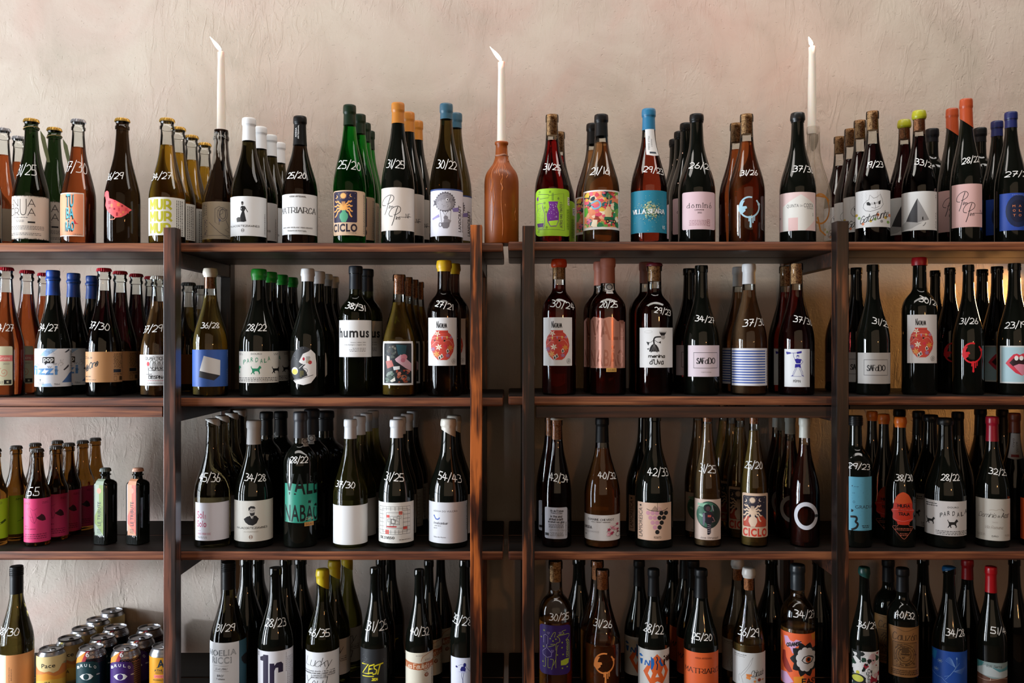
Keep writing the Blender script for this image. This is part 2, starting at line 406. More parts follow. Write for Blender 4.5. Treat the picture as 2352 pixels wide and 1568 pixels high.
# ================================================================ the room
def plaster():
    m = bpy.data.materials.new('plaster'); m.use_nodes = True; nt = m.node_tree; b = nt.nodes['Principled BSDF']
    b.inputs['Roughness'].default_value = 0.82; b.inputs['Specular IOR Level'].default_value = 0.25
    tc = nt.nodes.new('ShaderNodeTexCoord'); L = nt.links.new
    def noise(scale, det=4, dist=0.0, vec=None, rough=.55):
        n = nt.nodes.new('ShaderNodeTexNoise'); n.inputs['Scale'].default_value = scale; n.inputs['Detail'].default_value = det
        n.inputs['Distortion'].default_value = dist; n.inputs['Roughness'].default_value = rough
        L(vec or tc.outputs['Object'], n.inputs['Vector']); return n.outputs['Fac']
    def ramp(fac, stops):
        r = nt.nodes.new('ShaderNodeValToRGB'); e = r.color_ramp.elements
        while len(e) < len(stops): e.new(0.5)
        for k, (p, c) in enumerate(stops): e[k].position = p; e[k].color = lin(c)
        L(fac, r.inputs['Fac']); return r.outputs['Color']
    def mixc(f, a, c, mode='MIX'):
        x = nt.nodes.new('ShaderNodeMix'); x.data_type = 'RGBA'; x.blend_type = mode
        if isinstance(f, float): x.inputs[0].default_value = f
        else: L(f, x.inputs[0])
        L(a, x.inputs[6]); L(c, x.inputs[7]); return x.outputs[2]
    def math_(op, a, c):
        x = nt.nodes.new('ShaderNodeMath'); x.operation = op
        for i, v in enumerate((a, c)):
            if isinstance(v, (int, float)): x.inputs[i].default_value = v
            else: L(v, x.inputs[i])
        return x.outputs[0]
    c1 = ramp(noise(1.7, 5, 1.2), [(0.36, '#c2b9ab'), (0.52, '#c4b5aa'), (0.64, '#c6a89d')])
    c2 = ramp(noise(5, 6, .8), [(0.40, '#cdc2b5'), (0.55, '#bfafa2'), (0.72, '#a39688')])
    col = mixc(0.42, c1, c2)
    L(col, b.inputs['Base Color'])
    mp = nt.nodes.new('ShaderNodeMapping'); mp.inputs['Rotation'].default_value = (0, 0.75, 0); mp.inputs['Scale'].default_value = (2.2, 2.2, 0.7)
    L(tc.outputs['Object'], mp.inputs['Vector'])
    strokes = ramp(noise(14, 5, 1.4, mp.outputs['Vector'], .6), [(0.50, (0, 0, 0)), (0.60, (1, 1, 1))])
    patch = ramp(noise(2.6, 3, .6), [(0.42, (0, 0, 0)), (0.60, (1, 1, 1))])
    pits = ramp(noise(105, 3, .4, None, .5), [(0.27, (0, 0, 0)), (0.35, (1, 1, 1))])
    fine = noise(120, 4); broad = noise(9, 5, .8)
    h = math_('MULTIPLY', math_('MULTIPLY', strokes, patch), .42)
    h = math_('ADD', h, math_('MULTIPLY', pits, .3)); h = math_('ADD', h, math_('MULTIPLY', fine, .4)); h = math_('ADD', h, math_('MULTIPLY', broad, 1.2))
    bp = nt.nodes.new('ShaderNodeBump'); bp.inputs['Strength'].default_value = 1.0; bp.inputs['Distance'].default_value = 0.0018
    L(h, bp.inputs['Height']); L(bp.outputs['Normal'], b.inputs['Normal'])
    return m
def wood(name, axis, dark, mid, light, rough=.42, wear=.5, scale=1.0, pos=(.40, .50, .60)):
    m = bpy.data.materials.new(name); m.use_nodes = True; nt = m.node_tree; b = nt.nodes['Principled BSDF']; L = nt.links.new
    b.inputs['Roughness'].default_value = rough; b.inputs['Coat Weight'].default_value = 0.0 if rough > .55 else 0.25; b.inputs['Specular IOR Level'].default_value = .25 if rough > .55 else .5; b.inputs['Coat Roughness'].default_value = 0.3
    tc = nt.nodes.new('ShaderNodeTexCoord'); mp = nt.nodes.new('ShaderNodeMapping')
    s = [60 * scale] * 3; s['XYZ'.index(axis)] = 3.0 * scale; mp.inputs['Scale'].default_value = s
    L(tc.outputs['Object'], mp.inputs['Vector'])
    n = nt.nodes.new('ShaderNodeTexNoise'); n.inputs['Scale'].default_value = 1.6; n.inputs['Detail'].default_value = 7; n.inputs['Distortion'].default_value = .5
    L(mp.outputs[0], n.inputs['Vector'])
    mp2 = nt.nodes.new('ShaderNodeMapping'); s2 = [14] * 3; s2['XYZ'.index(axis)] = 3.2; mp2.inputs['Scale'].default_value = s2
    L(tc.outputs['Object'], mp2.inputs['Vector'])
    n2 = nt.nodes.new('ShaderNodeTexNoise'); n2.inputs['Scale'].default_value = 1.0; n2.inputs['Detail'].default_value = 4; L(mp2.outputs[0], n2.inputs['Vector'])
    ad = nt.nodes.new('ShaderNodeMath'); ad.operation = 'MULTIPLY_ADD'; L(n2.outputs['Fac'], ad.inputs[0]); ad.inputs[1].default_value = wear; 
    mu = nt.nodes.new('ShaderNodeMath'); mu.operation = 'MULTIPLY'; L(n.outputs['Fac'], mu.inputs[0]); mu.inputs[1].default_value = 1 - wear
    L(mu.outputs[0], ad.inputs[2])
    r = nt.nodes.new('ShaderNodeValToRGB'); e = r.color_ramp.elements; e.new(.5)
    for k, (p, c) in enumerate(zip(pos, (dark, mid, light))): e[k].position = p; e[k].color = lin(c)
    L(ad.outputs[0], r.inputs['Fac']); L(r.outputs['Color'], b.inputs['Base Color'])
    bp = nt.nodes.new('ShaderNodeBump'); bp.inputs['Strength'].default_value = .35; bp.inputs['Distance'].default_value = .0008
    L(n.outputs['Fac'], bp.inputs['Height']); L(bp.outputs['Normal'], b.inputs['Normal'])
    return m
PLASTER = plaster()
XL, XR, YF, YB, ZT = -3.0, 3.2, -5.0, 0.441, 4.2
def struct(name, x0, x1, y0, y1, z0, z1, m, parent=None):
    o = box(name, x0, x1, y0, y1, z0, z1, m, parent); 
    if parent is None: o['kind'] = 'structure'
    return o
struct('wall_back', XL, XR, YB, YB + .12, 0, ZT, PLASTER)
FLOORM = mat('floor_boards', '#4a3526', .5, noise=(6, .4, '#35251a', .6))
DULL = mat('wall_paint', '#6d645b', .85)
struct('floor', XL - .1, XR + .1, YF - .1, YB + .12, -.1, 0, FLOORM)
struct('ceiling', XL - .1, XR + .1, YF - .1, YB + .12, ZT, ZT + .1, mat('ceiling_paint', '#4a443e', .9))
struct('wall_right', XR, XR + .12, YF, YB, 0, ZT, mat('wall_paint_dark', '#2b241f', .9))
struct('wall_front', XL, XR, YF - .12, YF, 0, ZT, mat('wall_paint_dark', '#2b241f', .9))
# left wall with three window openings
ys = [YF] + [v for wy in sorted(WINY) for v in (wy - .33, wy + .33)] + [YB]
bm = bmesh.new()
for a, b_ in zip(ys[0::2], ys[1::2]): box_bm(bm, XL - .12, XL, a, b_, 0, ZT)
for wy in WINY:
    box_bm(bm, XL - .12, XL, wy - .33, wy + .33, 0, .42); box_bm(bm, XL - .12, XL, wy - .33, wy + .33, 2.22, ZT)
wl = link('wall_left', tomesh(bm, 'wall_left', False), DULL); wl['kind'] = 'structure'
FR = mat('window_paint', '#3a3530', .5)
for i, wy in enumerate(WINY):
    bm = bmesh.new()
    for (a, b_, c, d) in ((-.33, -.29, .42, 2.22), (.29, .33, .42, 2.22), (-.012, .012, .46, 2.18)): box_bm(bm, XL + .03, XL + .07, wy + a, wy + b_, c, d)
    for (c, d) in ((.42, .46), (2.18, 2.22), (1.30, 1.33)): box_bm(bm, XL + .03, XL + .07, wy - .29, wy + .29, c, d)
    o = link('window_%d' % (i + 1), tomesh(bm, 'window', False), FR); o['kind'] = 'structure'

# ================================================================ the shelving
ZS = [CAMZ + .2314, CAMZ - .1305, CAMZ - .4904, CAMZ - .851]      # tops of the four shelves
BF, BM_, BB = .040, .214, .396                                     # board front, joint, back
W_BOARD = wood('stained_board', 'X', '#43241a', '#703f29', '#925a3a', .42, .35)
W_APRON = wood('stained_rail', 'X', '#170b07', '#2b140c', '#40200f', .5, .35)  # stained rails; also the painted shade of the board undersides
W_POST = wood('stained_post', 'Z', '#1c1311', '#36251f', '#6e4232', .38, .6, pos=(.43, .51, .58))
W_POSTO = wood('worn_post', 'Z', '#180b07', '#4f2413', '#b8622c', .3, .62, pos=(.43, .50, .57))
W_POSTB = wood('dark_post', 'Z', '#100a08', '#24140f', '#7a4428', .36, .6, pos=(.44, .51, .585))
W_PLANK = wood('dark_board_top', 'X', '#080504', '#100a07', '#1a0f0a', .6, .35)  # board tops: dark stain with shade painted into the colour
def pxX(x, d): return (x - CX) / F * d
def shelving(name, label, bx0, bx1, posts, aprons, dz):
    u = empty(name, ((bx0 + bx1) / 2, .2, 0)); tag(u, label, 'shelves', 'dark wooden shelving units against the wall')
    def P(nm, *a, **k):
        o = box(nm, *a, **k); o.parent = u; o.matrix_parent_inverse = Matrix.Translation((-(bx0 + bx1) / 2, -.2, 0)); return o
    for (px0, px1, ztop, m) in posts:
        x0, x1 = pxX(px0, 2.05), pxX(px1, 2.05)
        P('post', x0, x1, 0, .036, 0, ztop, m, bev=.0015)
        P('post', x0, x1, .402, .4385, 0, ztop, W_POSTB, bev=.0015)
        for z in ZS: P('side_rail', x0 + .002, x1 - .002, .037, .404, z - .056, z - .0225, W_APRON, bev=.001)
    for i, z in enumerate(ZS):
        z += dz[i]
        for (y0, y1, mm) in ((BF, BM_ - .0015, W_BOARD), (BM_ + .0015, BB, W_BOARD)):
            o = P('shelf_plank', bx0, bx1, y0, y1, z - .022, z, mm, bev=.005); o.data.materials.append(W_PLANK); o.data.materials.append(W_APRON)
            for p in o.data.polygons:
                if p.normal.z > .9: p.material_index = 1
                if p.normal.z < -.9: p.material_index = 2  # undersides in the dark rail tone, shade painted into the colour
    for (px0, px1, row, y, h, m) in aprons:
        d = 2.05 + y; z = ZS[row]
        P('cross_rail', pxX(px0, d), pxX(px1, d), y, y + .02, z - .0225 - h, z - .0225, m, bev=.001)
    return u
shelving('shelving_unit', 'long dark wooden shelving unit under the left and middle candles, tan-stained boards', -2.05, -.021,
    [(-333, -304, CAMZ + .262, W_POST), (375, 403, CAMZ + .262, W_POST), (1080, 1107, CAMZ + .268, W_POSTO)],
    [(-300, 373, 1, .042, .024, W_BOARD), (-300, 373, 2, .29, .02, W_APRON),
     (413, 1080, 1, .30, .024, W_APRON)], (0, 0, 0, 0))
shelving('shelving_unit', 'dark wooden shelving unit under the candle at the far end, with a nearly black post', -.009, 2.15,
    [(1200, 1228, CAMZ + .266, W_POSTB), (1922, 1950, CAMZ + .277, W_POSTB), (2640, 2668, CAMZ + .27, W_POSTB)],
    [(1231, 1918, 1, .042, .026, W_APRON), 
     (1952, 2640, 1, .12, .012, W_APRON)], (.003, .003, 0, 0))

# ================================================================ bottles
D0, STEP = 2.155, .089
def zshelf(row, x): return ZS[row] + (.003 if row < 2 and x > 1140 else 0)
ROWN = ['top shelf', 'second shelf', 'third shelf', 'bottom shelf']
ORD = ['', 'second', 'third', 'fourth', 'fifth']
KEEP = {}; ALL = []
def sleeve(rf, zb, zt, off, slant=0, bulge=0, top_r=None, n=40):
    bm = bmesh.new(); K = max(6, int((zt - zb) / .003)); rings = []
    for i in range(K + 1):
        f = i / K; ring = []
        for k in range(n):
            t = 2 * PI * k / n; z = zb + slant * math.sin(t) + (zt - zb - slant * math.sin(t)) * f
            ring.append((rf(min(z, zt)) + off + (bulge * math.sin(PI * min(1, f * 1.15)) if bulge else 0), t, z))
        rings.append(ring)
    R0 = rf(zt) + off
    for (k_, dz) in ((.96, .0006), (.86, .0014), (.6, .0018), (.05, .0020)):
        rings.append([(R0 * k_, 2 * PI * k / n, zt + dz) for k in range(n)])
    V = [[bm.verts.new((r * math.sin(t), -r * math.cos(t), z)) for r, t, z in ring] for ring in rings]
    for a, b_ in zip(V, V[1:]):
        for k in range(n): bm.faces.new((a[k], a[(k + 1) % n], b_[(k + 1) % n], b_[k]))
    bm.faces.new(V[-1]); return bm
def crown_bm(r, z):
    n = 84
    def wob(i, t): return ((.0008 if i < 2 else .0006 if i == 2 else 0) * math.cos(21 * t), 0)
    return lathe([(r + .0021, z - .0068), (r + .0018, z - .0045), (r + .0010, z - .001), (r + .0002, z + .0008), (r - .0025, z + .0016), (.001, z + .0018)], n, wob, close1=True)
def bottle(row, x, ytop, w, shape, glass, top, g, l, lab=None, art=None, price=None, rear=(), d=D0, rot=0, name='wine_bottle',
           tagart=None, extra=None, k0=1, gtop=None, cat='bottle', pos=None):
    zs = zshelf(row, x); phi = math.atan2(x - CX, F); R = w * d * math.cos(phi) / (2 * F); X = (x - CX) / F * d
    H = CAMZ + (CY - ytop) / F * (d - .012) - zs
    if top[0] in ('cap', 'wax', 'screw', 'corkwax', 'crown'): H -= .0015
    pts = smooth_prof(shape, R, H); rf = rfun(pts)
    zz = lambda Y, k=.9: CAMZ + (CY - Y) / F * (d - k * R) - zs
    root = empty(name, (X, CAMY + d, zs + .0002), -math.atan2(X, d))
    # glass
    body = lathe(pts, 44, close0=True, close1=True)
    me = tomesh(body, 'glass_body', angle=.9)
    if glass[0] == 'clear':
        gm = clear_glass(); lv = zz(glass[2], .3)
        zr = [z for r, z in pts if .004 < z < lv - .002]
        inner = [(max(.001, rf(z) - .0016), z) for z in [.004] + zr + [lv - .001]] + [(max(.001, rf(lv) - .002), lv)]
        link('glass_body', me, gm, root)
        link('wine', tomesh(lathe(inner, 40, close0=True, close1=True), 'wine', angle=.9), liquid(glass[1]), root)
    elif glass[0] == 'dark': link('glass_body', me, dark_glass(), root)
    elif glass[0] == 'empty': link('glass_body', me, clear_glass(), root)
    elif glass[0] == 'mat': link('glass_body', me, glass[1], root)
    else: link('glass_body', me, liquid(glass[1], 'tinted_glass'), root)
    # closure
    t = top[0]; rt = rf(H)
    if t == 'cap': link('capsule', tomesh(sleeve(rf, zz(top[2], .35), H, .0005, top[3] * d / F if len(top) > 3 else 0), 'capsule', angle=.8), mat('capsule_foil', top[1], top[4] if len(top) > 4 else .42), root)
    if t in ('wax', 'corkwax'):
        yb, c, sl, bu = (top[2], top[1], top[3] if len(top) > 3 else 0, .0008) if t == 'wax' else (top[4], top[3], 0, .0012)
        link('wax_seal', tomesh(sleeve(rf, zz(yb, .35), H, .0009, sl * d / F, bu), 'wax_seal', angle=1.2), mat('sealing_wax', c, .35, bump=(60, .3, .001)), root)
    if t in ('cork', 'corkwax'):
        zc = zz(top[2], .35); link('cork', tomesh(lathe([(rt * .80, zc), (rt * .84, zc + .001), (rt * .84, H - .002), (rt * .80, H - .001)], 28, close0=True, close1=True), 'cork', angle=.8), CORKD() if top[1] == 'd' else CORK(), root)
    if t == 'crown': link('crown_cap', tomesh(crown_bm(rf(H), H), 'crown_cap', angle=.35), mat('crown_cap_metal', top[1], .35, .6 if top[1] in ('#b08a3c', '#8e8e92', '#c9c5ba') else 0.1), root)
    if t == 'screw':
        zb = zz(top[1], .35); pr = [(rt + .0012, zb), (rt + .0012, H - .022)]
        for k in range(4): z = H - .0215 + k * .0045; pr += [(rt + .0012, z), (rt + .0019, z + .001), (rt + .0019, z + .003), (rt + .0012, z + .004)]
        link('screw_cap', tomesh(lathe(pr + [(rt + .0012, H), (rt, H + .0015), (.001, H + .0016)], 40, close1=True), 'screw_cap', angle=.6), mat('capsule_foil', '#17181a', .35), root)
    # label
    if lab:
        view, x0, y0, x1, y1, pc = lab[:6]; shp = lab[6] if len(lab) > 6 else 'rect'
        a = Art(x, w / 2, view)
        if art: art(a)
        if shp == 'rect': pap = [(x0, y0), (x1, y0), (x1, y1), (x0, y1)]
        elif shp == 'rr' or shp == 'rrb':
            pap = []; r = 14 if shp == 'rr' else 40
            for cx, c2, a0 in ((x1 - r, y0 + r, -90), (x1 - r, y1 - r, 0), (x0 + r, y1 - r, 90), (x0 + r, y0 + r, 180)):
                for k in range(5): q = math.radians(a0 + k * 22.5); pap.append((cx + r * math.cos(q), c2 + r * math.sin(q)))
        elif shp == 'oval': pap = [((x0 + x1) / 2 + (x1 - x0) / 2 * math.cos(2*PI*k/40), (y0 + y1) / 2 + (y1 - y0) / 2 * math.sin(2*PI*k/40)) for k in range(40)]
        elif shp == 'none': pap = None
        else: pap = shp
        pm = pc if not isinstance(pc, str) else mat('label_paper', pc, .5, spec=.4)
        me = a.build('paper_label' if pap else 'printed_mark', rf, lambda Y: zz(Y), R, clip=(x0, y0, x1, y1) if shp != 'none' else None, paper=pap, pmat=pm, hcut=7)
        if me: link('paper_label' if pap else 'printed_mark', me, None, root)
    if tagart:
        a = Art(x, w / 2, tagart[0]); a.base = .0011
        # artwork on the neck: radius of the neck in pixels
        a.R = max(6, rf(zz(tagart[1], .35)) / R * w / 2)
        pap = tagart[2](a); me = a.build('neck_tag', rf, lambda Y: zz(Y, .4), R, paper=pap, pmat=mat('label_paper', tagart[3], .5, spec=.4) if tagart[3] else None, hcut=True)
        if me: link(tagart[4] if len(tagart) > 4 else 'neck_tag', me, None, root)
    root_x[:] = [x, w]; ALL.append((root, R))
    if extra: extra(root, rf, R, H, zz)
    label = f"{g}, {l}" + (f", priced {price[0]}" if price else '')
    if words(label) <= 14: label += f", {ROWN[row]}" if words(label) > 12 else f", on the {ROWN[row]}"
    if pos: label = pos
    tag(root, label, cat, KEEP.get('group', 'bottles on the ' + ROWN[row]))
    # bottles standing in file behind (before the price is written: those carry none)
    for i, rx in enumerate(rear):
        if rx is None: continue
        k = i + k0; dd = d + k * (2.06 * R if shape == 'beer' else max(STEP, 2.02 * R))
        c = copy_tree(root); c.location = ((rx - CX) / F * dd, CAMY + dd, zs + .0002); c.rotation_euler.z += random.uniform(-.12, .12) if i else 0
        ALL.append((c, R)); c['label'] = f"{ORD[k]} bottle from the front behind the {ROWN[row]} {l} bottle, {gtop or g.split(' with ')[-1] if ' with ' in g else g}"
        if words(c['label']) > 16: c['label'] = f"{ORD[k]} bottle in file behind the {ROWN[row]} one with {l}"
        n = words(c['label'])
        if n > 16: WARN.append((n, c['label']))
    if price:
        tx, px_, py_ = price[:3]; pw = price[3] if len(price) > 3 else 46; ph = price[4] if len(price) > 4 else 19; tilt = price[5] if len(price) > 5 else 0
        a = Art(x, w / 2); zc = zz(py_); a.R = rf(zc) / R * w / 2; a.base = .0004
        a.S(tx, px_ - pw / 2, py_ - ph / 2, px_ + pw / 2, py_ + ph / 2, 1.8, mat('white_marker', '#e4e4e2', .6), slant=.14, tilt=tilt, gap=1.1)
        me = a.build('price_writing', rf, lambda Y: zz(Y, .75), R, hcut=True); link('price_writing', me, None, root)
    return root

# ================================================================ label drawings (coordinates: pixels of enlarged views of the photograph)
def V(ox, oy, x1, k=None): return (ox, oy, k)
A1, A2, A3, A4, A5, A6 = (0,230,4.2375), (330,230,4.2375), (720,210,4.021), (1200,210,4.021), (1500,210,4.02), (1860,210,4.02)
B1, B2, B3, B4, B5, B6 = (0,580,4.127), (370,580,4.127), (740,580,4.126), (1180,580,4.126), (1540,580,4.126), (1860,580,4.126)
C1, C2, C3, C4, C5, C6 = (0,940,4.356), (370,930,4.127), (740,930,4.126), (1180,930,4.126), (1540,930,4.126), (1860,930,4.126)
D1, D2, D3, D4, D5, D6 = (0,1260,4.9), (370,1260,4.9), (740,1260,4.704), (1180,1260,4.704), (1540,1260,5.09), (1860,1260,4.78)
K, GR = '#1a1a1c', '#6e6a68'
def a_nua(a):
    for t, b in (('N', (135,965,178,1033)), ('A', (272,965,342,1035)), ('C', (110,1050,142,1120)), ('R', (150,1050,188,1120)), ('A', (272,1055,342,1122))): a.S(t, *b, 7, '#3b3330')
    a.S('U', 198,965,256,1118, 7, '#3b3330'); a.ring(125,1032,14,22,5,'#3b3330')
    a.tiny(135,1135,270,1150,1,GR); a.tiny(155,1165,240,1190,2,GR); a.rect(270,1180,342,1196,K); a.tiny(110,1220,430,1262,3,GR); a.tiny(110,1288,400,1318,2,GR)
    rnd = random.Random(3)
    for k in range(40):
        x = 110 + k * 9.2; h = rnd.uniform(0, 14)
        a.poly([(x, 925), (x + 9, 925), (x + 6, 930 + h), (x + 2, 929 + h * .6)], '#0b0a09'); h = rnd.uniform(0, 12)
        a.poly([(x, 1356), (x + 9, 1356), (x + 6, 1351 - h), (x + 2, 1352 - h * .6)], '#0b0a09')
def a_tub(a):
    a.rect(580,912,810,1316,'#f19d76')
    for dx, dy, c in ((-7, 12, '#181c20'), (-3, 7, '#181c20'), (0, 0, '#5fbdd0')):
        for t, b in (('TU', (648,915,718,1038)), ('BA', (648,1045,720,1152)), ('RÃO', (642,1158,724,1272))): a.T(t, b[0]+dx, b[1]+dy, b[2]+dx, b[3]+dy, c, bold=1)
    a.poly([(718,1155), (742,1195), (770,1205), (722,1206)], '#d8323a'); a.tiny(690,925,720,935,1,GR); a.tiny(705,1300,800,1312,1,GR); a.tiny(580,1304,615,1312,1,GR)
def a_bird(a):
    a.poly([(1020,890),(1040,878),(1056,892),(1066,955),(1095,965),(1140,985),(1190,1010),(1240,1040),(1283,1062),(1250,1085),(1225,1115),(1180,1140),(1120,1146),(1080,1112),(1045,1070),(1028,1020),(1034,975),(1026,930),(1018,935)], '#ee5f62')
    rnd = random.Random(5)
    for i, (x, y) in enumerate([(1055,980),(1080,1010),(1110,975),(1105,1050),(1140,1000),(1150,1050),(1180,1020),(1190,1080),(1215,1045),(1130,1095),(1165,1105),(1235,1065),(1060,1040)]):
        a.rect(x, y, x + rnd.choice((18, 26)), y + rnd.choice((20, 34)), ('#a02a36', '#f08a5a', '#d9434c')[i % 3])
    a.line([(1122,1144),(1112,1160),(1072,1163)], 8, '#f0907a')
def a_mur(a):
    for b in ((62,962,275,1070), (62,1080,278,1185), (62,1195,270,1300)):
        a.S('MUR', b[0] + 10, b[1] + 10, b[2] - 10, b[3] - 10, 24, '#b8b32c', thin=.8, gap=2.6)
    a.tiny(312,970,382,1310,4,'#55504c', rot=1)
def a_proto(a):
    c = '#4d4a50'; a.T('PROTOTIPO', 592,1160,620,1310, '#23234a', bold=1, rot=1); a.frame(570,1000,626,1330,3,c); a.line([(570,1145),(626,1145)],3,c); a.line([(562,1318),(880,1318)],3,c)
    a.tiny(575,1010,620,1130,3,c,rot=1)
    for P in ([(695,1060),(735,1035),(770,1055),(735,1080),(695,1060),(695,1190),(735,1215),(735,1080)], [(770,1055),(770,1100),(735,1120)], [(640,1190),(740,1290),(830,1340)], [(800,1170),(830,1240),(790,1260),(830,1285)]): a.line(P, 4, c)
    a.ring(770,1110,28,48,5,c); a.ring(765,1112,48,66,4,c); a.tiny(790,1060,815,1075,2,c); a.circ(740,1170,10,14,'#6a6a80')
def falua_text(a, dx, dy, sub=True):
    a.S('MAJACORTEZIAWINES', 850+dx,1217+dy,1125+dx,1234+dy, 3.2,'#2c2a28')
    a.ring(965+dx,1268+dy,14,16,3,GR); a.T('H', 955+dx,1256+dy,975+dx,1281+dy,GR)
def a_woman(a):
    a.circ(962,1010,11,14,'#57504c'); a.poly([(950,1004),(952,988),(968,988),(975,1000),(965,1004)], K)
    a.poly([(946,1040),(958,1030),(985,1034),(992,1060),(980,1085),(1000,1180),(975,1188),(930,1184),(945,1120),(958,1085),(950,1070),(954,1055)], '#1d1c1e'); a.line([(986,1040),(998,1065),(1012,1090)], 7, '#24221f')
    a.line([(948,1042),(944,1065),(960,1082)], 7, '#3b3735'); a.poly([(905,1152),(920,1140),(945,1143),(950,1185),(910,1188)], '#46423e'); falua_text(a, 0, 0)
    a.tiny(1172,1095,1184,1300,1,GR,rot=1)
def a_matri(a):
    a.S('MATRIARCA', 1350,1045,1668,1100, 9, '#3a3838', serif=True, thin=.35); a.S('ADEGA ARTESANAL', 1420,932,1580,945, 3, GR); a.S('WHITE WINE VIN BLANC VINHO BRANCO', 1365,1236,1640,1246, 2.4, GR); a.S('PRODUTO DE PORTUGAL', 1405,1268,1585,1278, 2.4, GR)
def capsule_text(T, px0, py0, px1, py1, c, T2=None, rows=None, off=.0011):
    def f(root, rf, R, H, zz):
        x = root_x[0]; a = Art(x, 1, (0, 0, 1.0)); z = zz((py0 + py1) / 2, .35); a.R = max(5, (rf(z) / R) * root_x[1] / 2); a.base = off
        if T2:
            m_ = (px0 + px1) / 2; a.T(T, px0, py0 + 6, m_ - 1, py1 - 4, c, rot=1); a.T(T2, m_ + 1, py0, px1, py1, c, rot=1)
        else: a.T(T, px0, py0, px1, py1, c, rot=1)
        me = a.build('printed_mark', rf, lambda Y: zz(Y, .35), R, hcut=True); link('printed_mark', me, None, root)
    return f
root_x = [0, 0]
def a_ciclo(a, dx, dy, sky, low, sun, leaf, vase, txt, s=1.0):
    def q(x, y): return (x * s + dx, y * s + dy)
    a.rr(*q(192,925), *q(402,1210), 12, sky)
    if low: a.poly([q(194,1150), q(230,1100), q(262,1130), q(262,1208), q(196,1208)], low); a.poly([q(400,1150), q(364,1100), q(300,1130), q(300,1208), q(398,1208)], low)
    a.star(*q(276,965), 33*s, sun, 16, .62); a.circ(*q(276,965), 17*s, 17*s, sun)
    for x, y, o in ((213,972,-7), (347,962,7)):
        a.circ(*q(x, y), 14*s, 15*s, sun); a.circ(*q(x + o, y - 3), 13*s, 13*s, sky)
    for x, y in ((205,940),(235,945),(310,950),(330,985),(385,940),(380,985),(220,1000),(250,990),(300,935)): a.circ(*q(x, y), 2.5*s, 2.5*s, sun, 8)
    for sg in (-1, 1):
        for ex, ey, my in ((72,-75,-30), (78,-30,-8), (80,20,10), (74,70,25)):
            P = [(278 + sg * 4, 1092)]
            for k in range(1, 7): t = k / 6; P.append((278 + sg * ex * t, 1092 + my * 2 * (1 - t) * t * 1.2 + ey * t * t + (5 if k % 2 else -5) - 26 * math.sin(PI * t)))
            a.line([q(*p) for p in P], 13*s, leaf, smooth=True)
    for o in (-12, 0, 12): a.line([q(278 + o * .3, 1098), q(278 + o, 1020)], 7*s, leaf)
    a.poly([q(*p) for p in [(262,1098),(300,1098),(296,1112),(318,1135),(320,1165),(300,1208),(262,1208),(242,1165),(244,1135),(266,1112)]], vase, smooth=False)
    a.T('CICLO', *q(192,1222), *q(403,1298), txt, bold=3); a.tiny(*q(300,1302), *q(395,1312), 1, GR)
def a_ciclo1(a): a_ciclo(a, 0, 0, '#26213f', None, '#efb069', '#eda658', '#56a07c', '#231c30'); a.tiny(455,945,475,1310,2,GR,rot=1)
def a_ciclo2(a): a_ciclo(a, 492, -92, '#2b2733', '#b4452f', '#d8bfa6', '#d9bda2', '#d9c0a8', '#c23a2a', 1.03)
def pim(a, dx, dy, s=1.0):
    def f(P): return [((x - 628) * s + dx, (y - 888) * s + dy) for x, y in P]
    for ox, oy in ((0, 0), (62, 104)):
        a.line(f([(x + ox, y + oy) for x, y in [(668,1052),(642,1045),(640,1015),(668,975),(715,957),(742,975),(735,1010),(700,1035),(682,1038)]]), 5.5*s, K, smooth=True)
        a.line(f([(x + ox, y + oy) for x, y in [(716,965),(700,1010),(680,1085),(662,1135)]]), 6.5*s, K, smooth=True)
        x0, y0 = f([(698 + ox, 1052 + oy)])[0]; a.S('im', x0, y0, x0 + 38*s, y0 + 28*s, 5*s, K, slant=.3)
    a.line(f([(790,1160),(840,1160),(900,1152)]), 3.5*s, K, smooth=True); x0, y0 = f([(852,1128)])[0]; a.S('NF', x0, y0, x0 + 38*s, y0 + 40*s, 3.5*s, K)
def a_pim1(a): pim(a, 628, 888)
def a_pim2(a): pim(a, 1346, 853, 1.0)
def a_land(a):
    a.rect(1080,900,1400,914,'#33477f'); c = '#5b575f'; a.star(1218,1022,97,c,24,.88); a.circ(1218,1022,84,80,'#8f8b92'); a.circ(1205,1050,64,50,'#a9a5ab')
    rnd = random.Random(2)
    for k in range(30): r_, t = rnd.uniform(10, 72), rnd.uniform(0, 6.28); a.circ(1218 + r_ * math.cos(t), 1022 + r_ * math.sin(t), 3, 3, c, 6)
    a.circ(1235,1000,13,12,'#e8e6ea'); a.circ(1237,1001,7,7,K); a.poly([(1110,1000),(1135,1010),(1135,1040),(1105,1060),(1118,1030)], c); a.circ(1290,1000,10,15,'#6b676f')
    a.poly([(1280,1080),(1338,1065),(1340,1105),(1290,1112)], '#8579b5'); a.poly([(1100,1170),(1160,1135),(1165,1160),(1105,1185)], '#9c93c4')
    a.line([(1170,1100),(1185,1210)], 3, c); a.line([(1268,1095),(1262,1210)], 3, c); a.line([(1195,1110),(1215,1150),(1240,1110)], 3, c)
    a.circ(1222,1168,20,20,'#7d7980'); a.poly([(1205,1185),(1245,1180),(1272,1195),(1250,1212),(1200,1212)], '#8c888f')
    a.poly([(1182,1212),(1260,1210),(1252,1250),(1235,1266),(1200,1266),(1186,1245)], '#77737a'); a.ring(1172,1232,12,18,5,c)
    a.T('LANDCRAFT', 1336,1048,1362,1290,'#2c2b31',bold=1,rot=1); a.T('ALVARINHO 2022', 1368,1110,1379,1290,GR,rot=1)
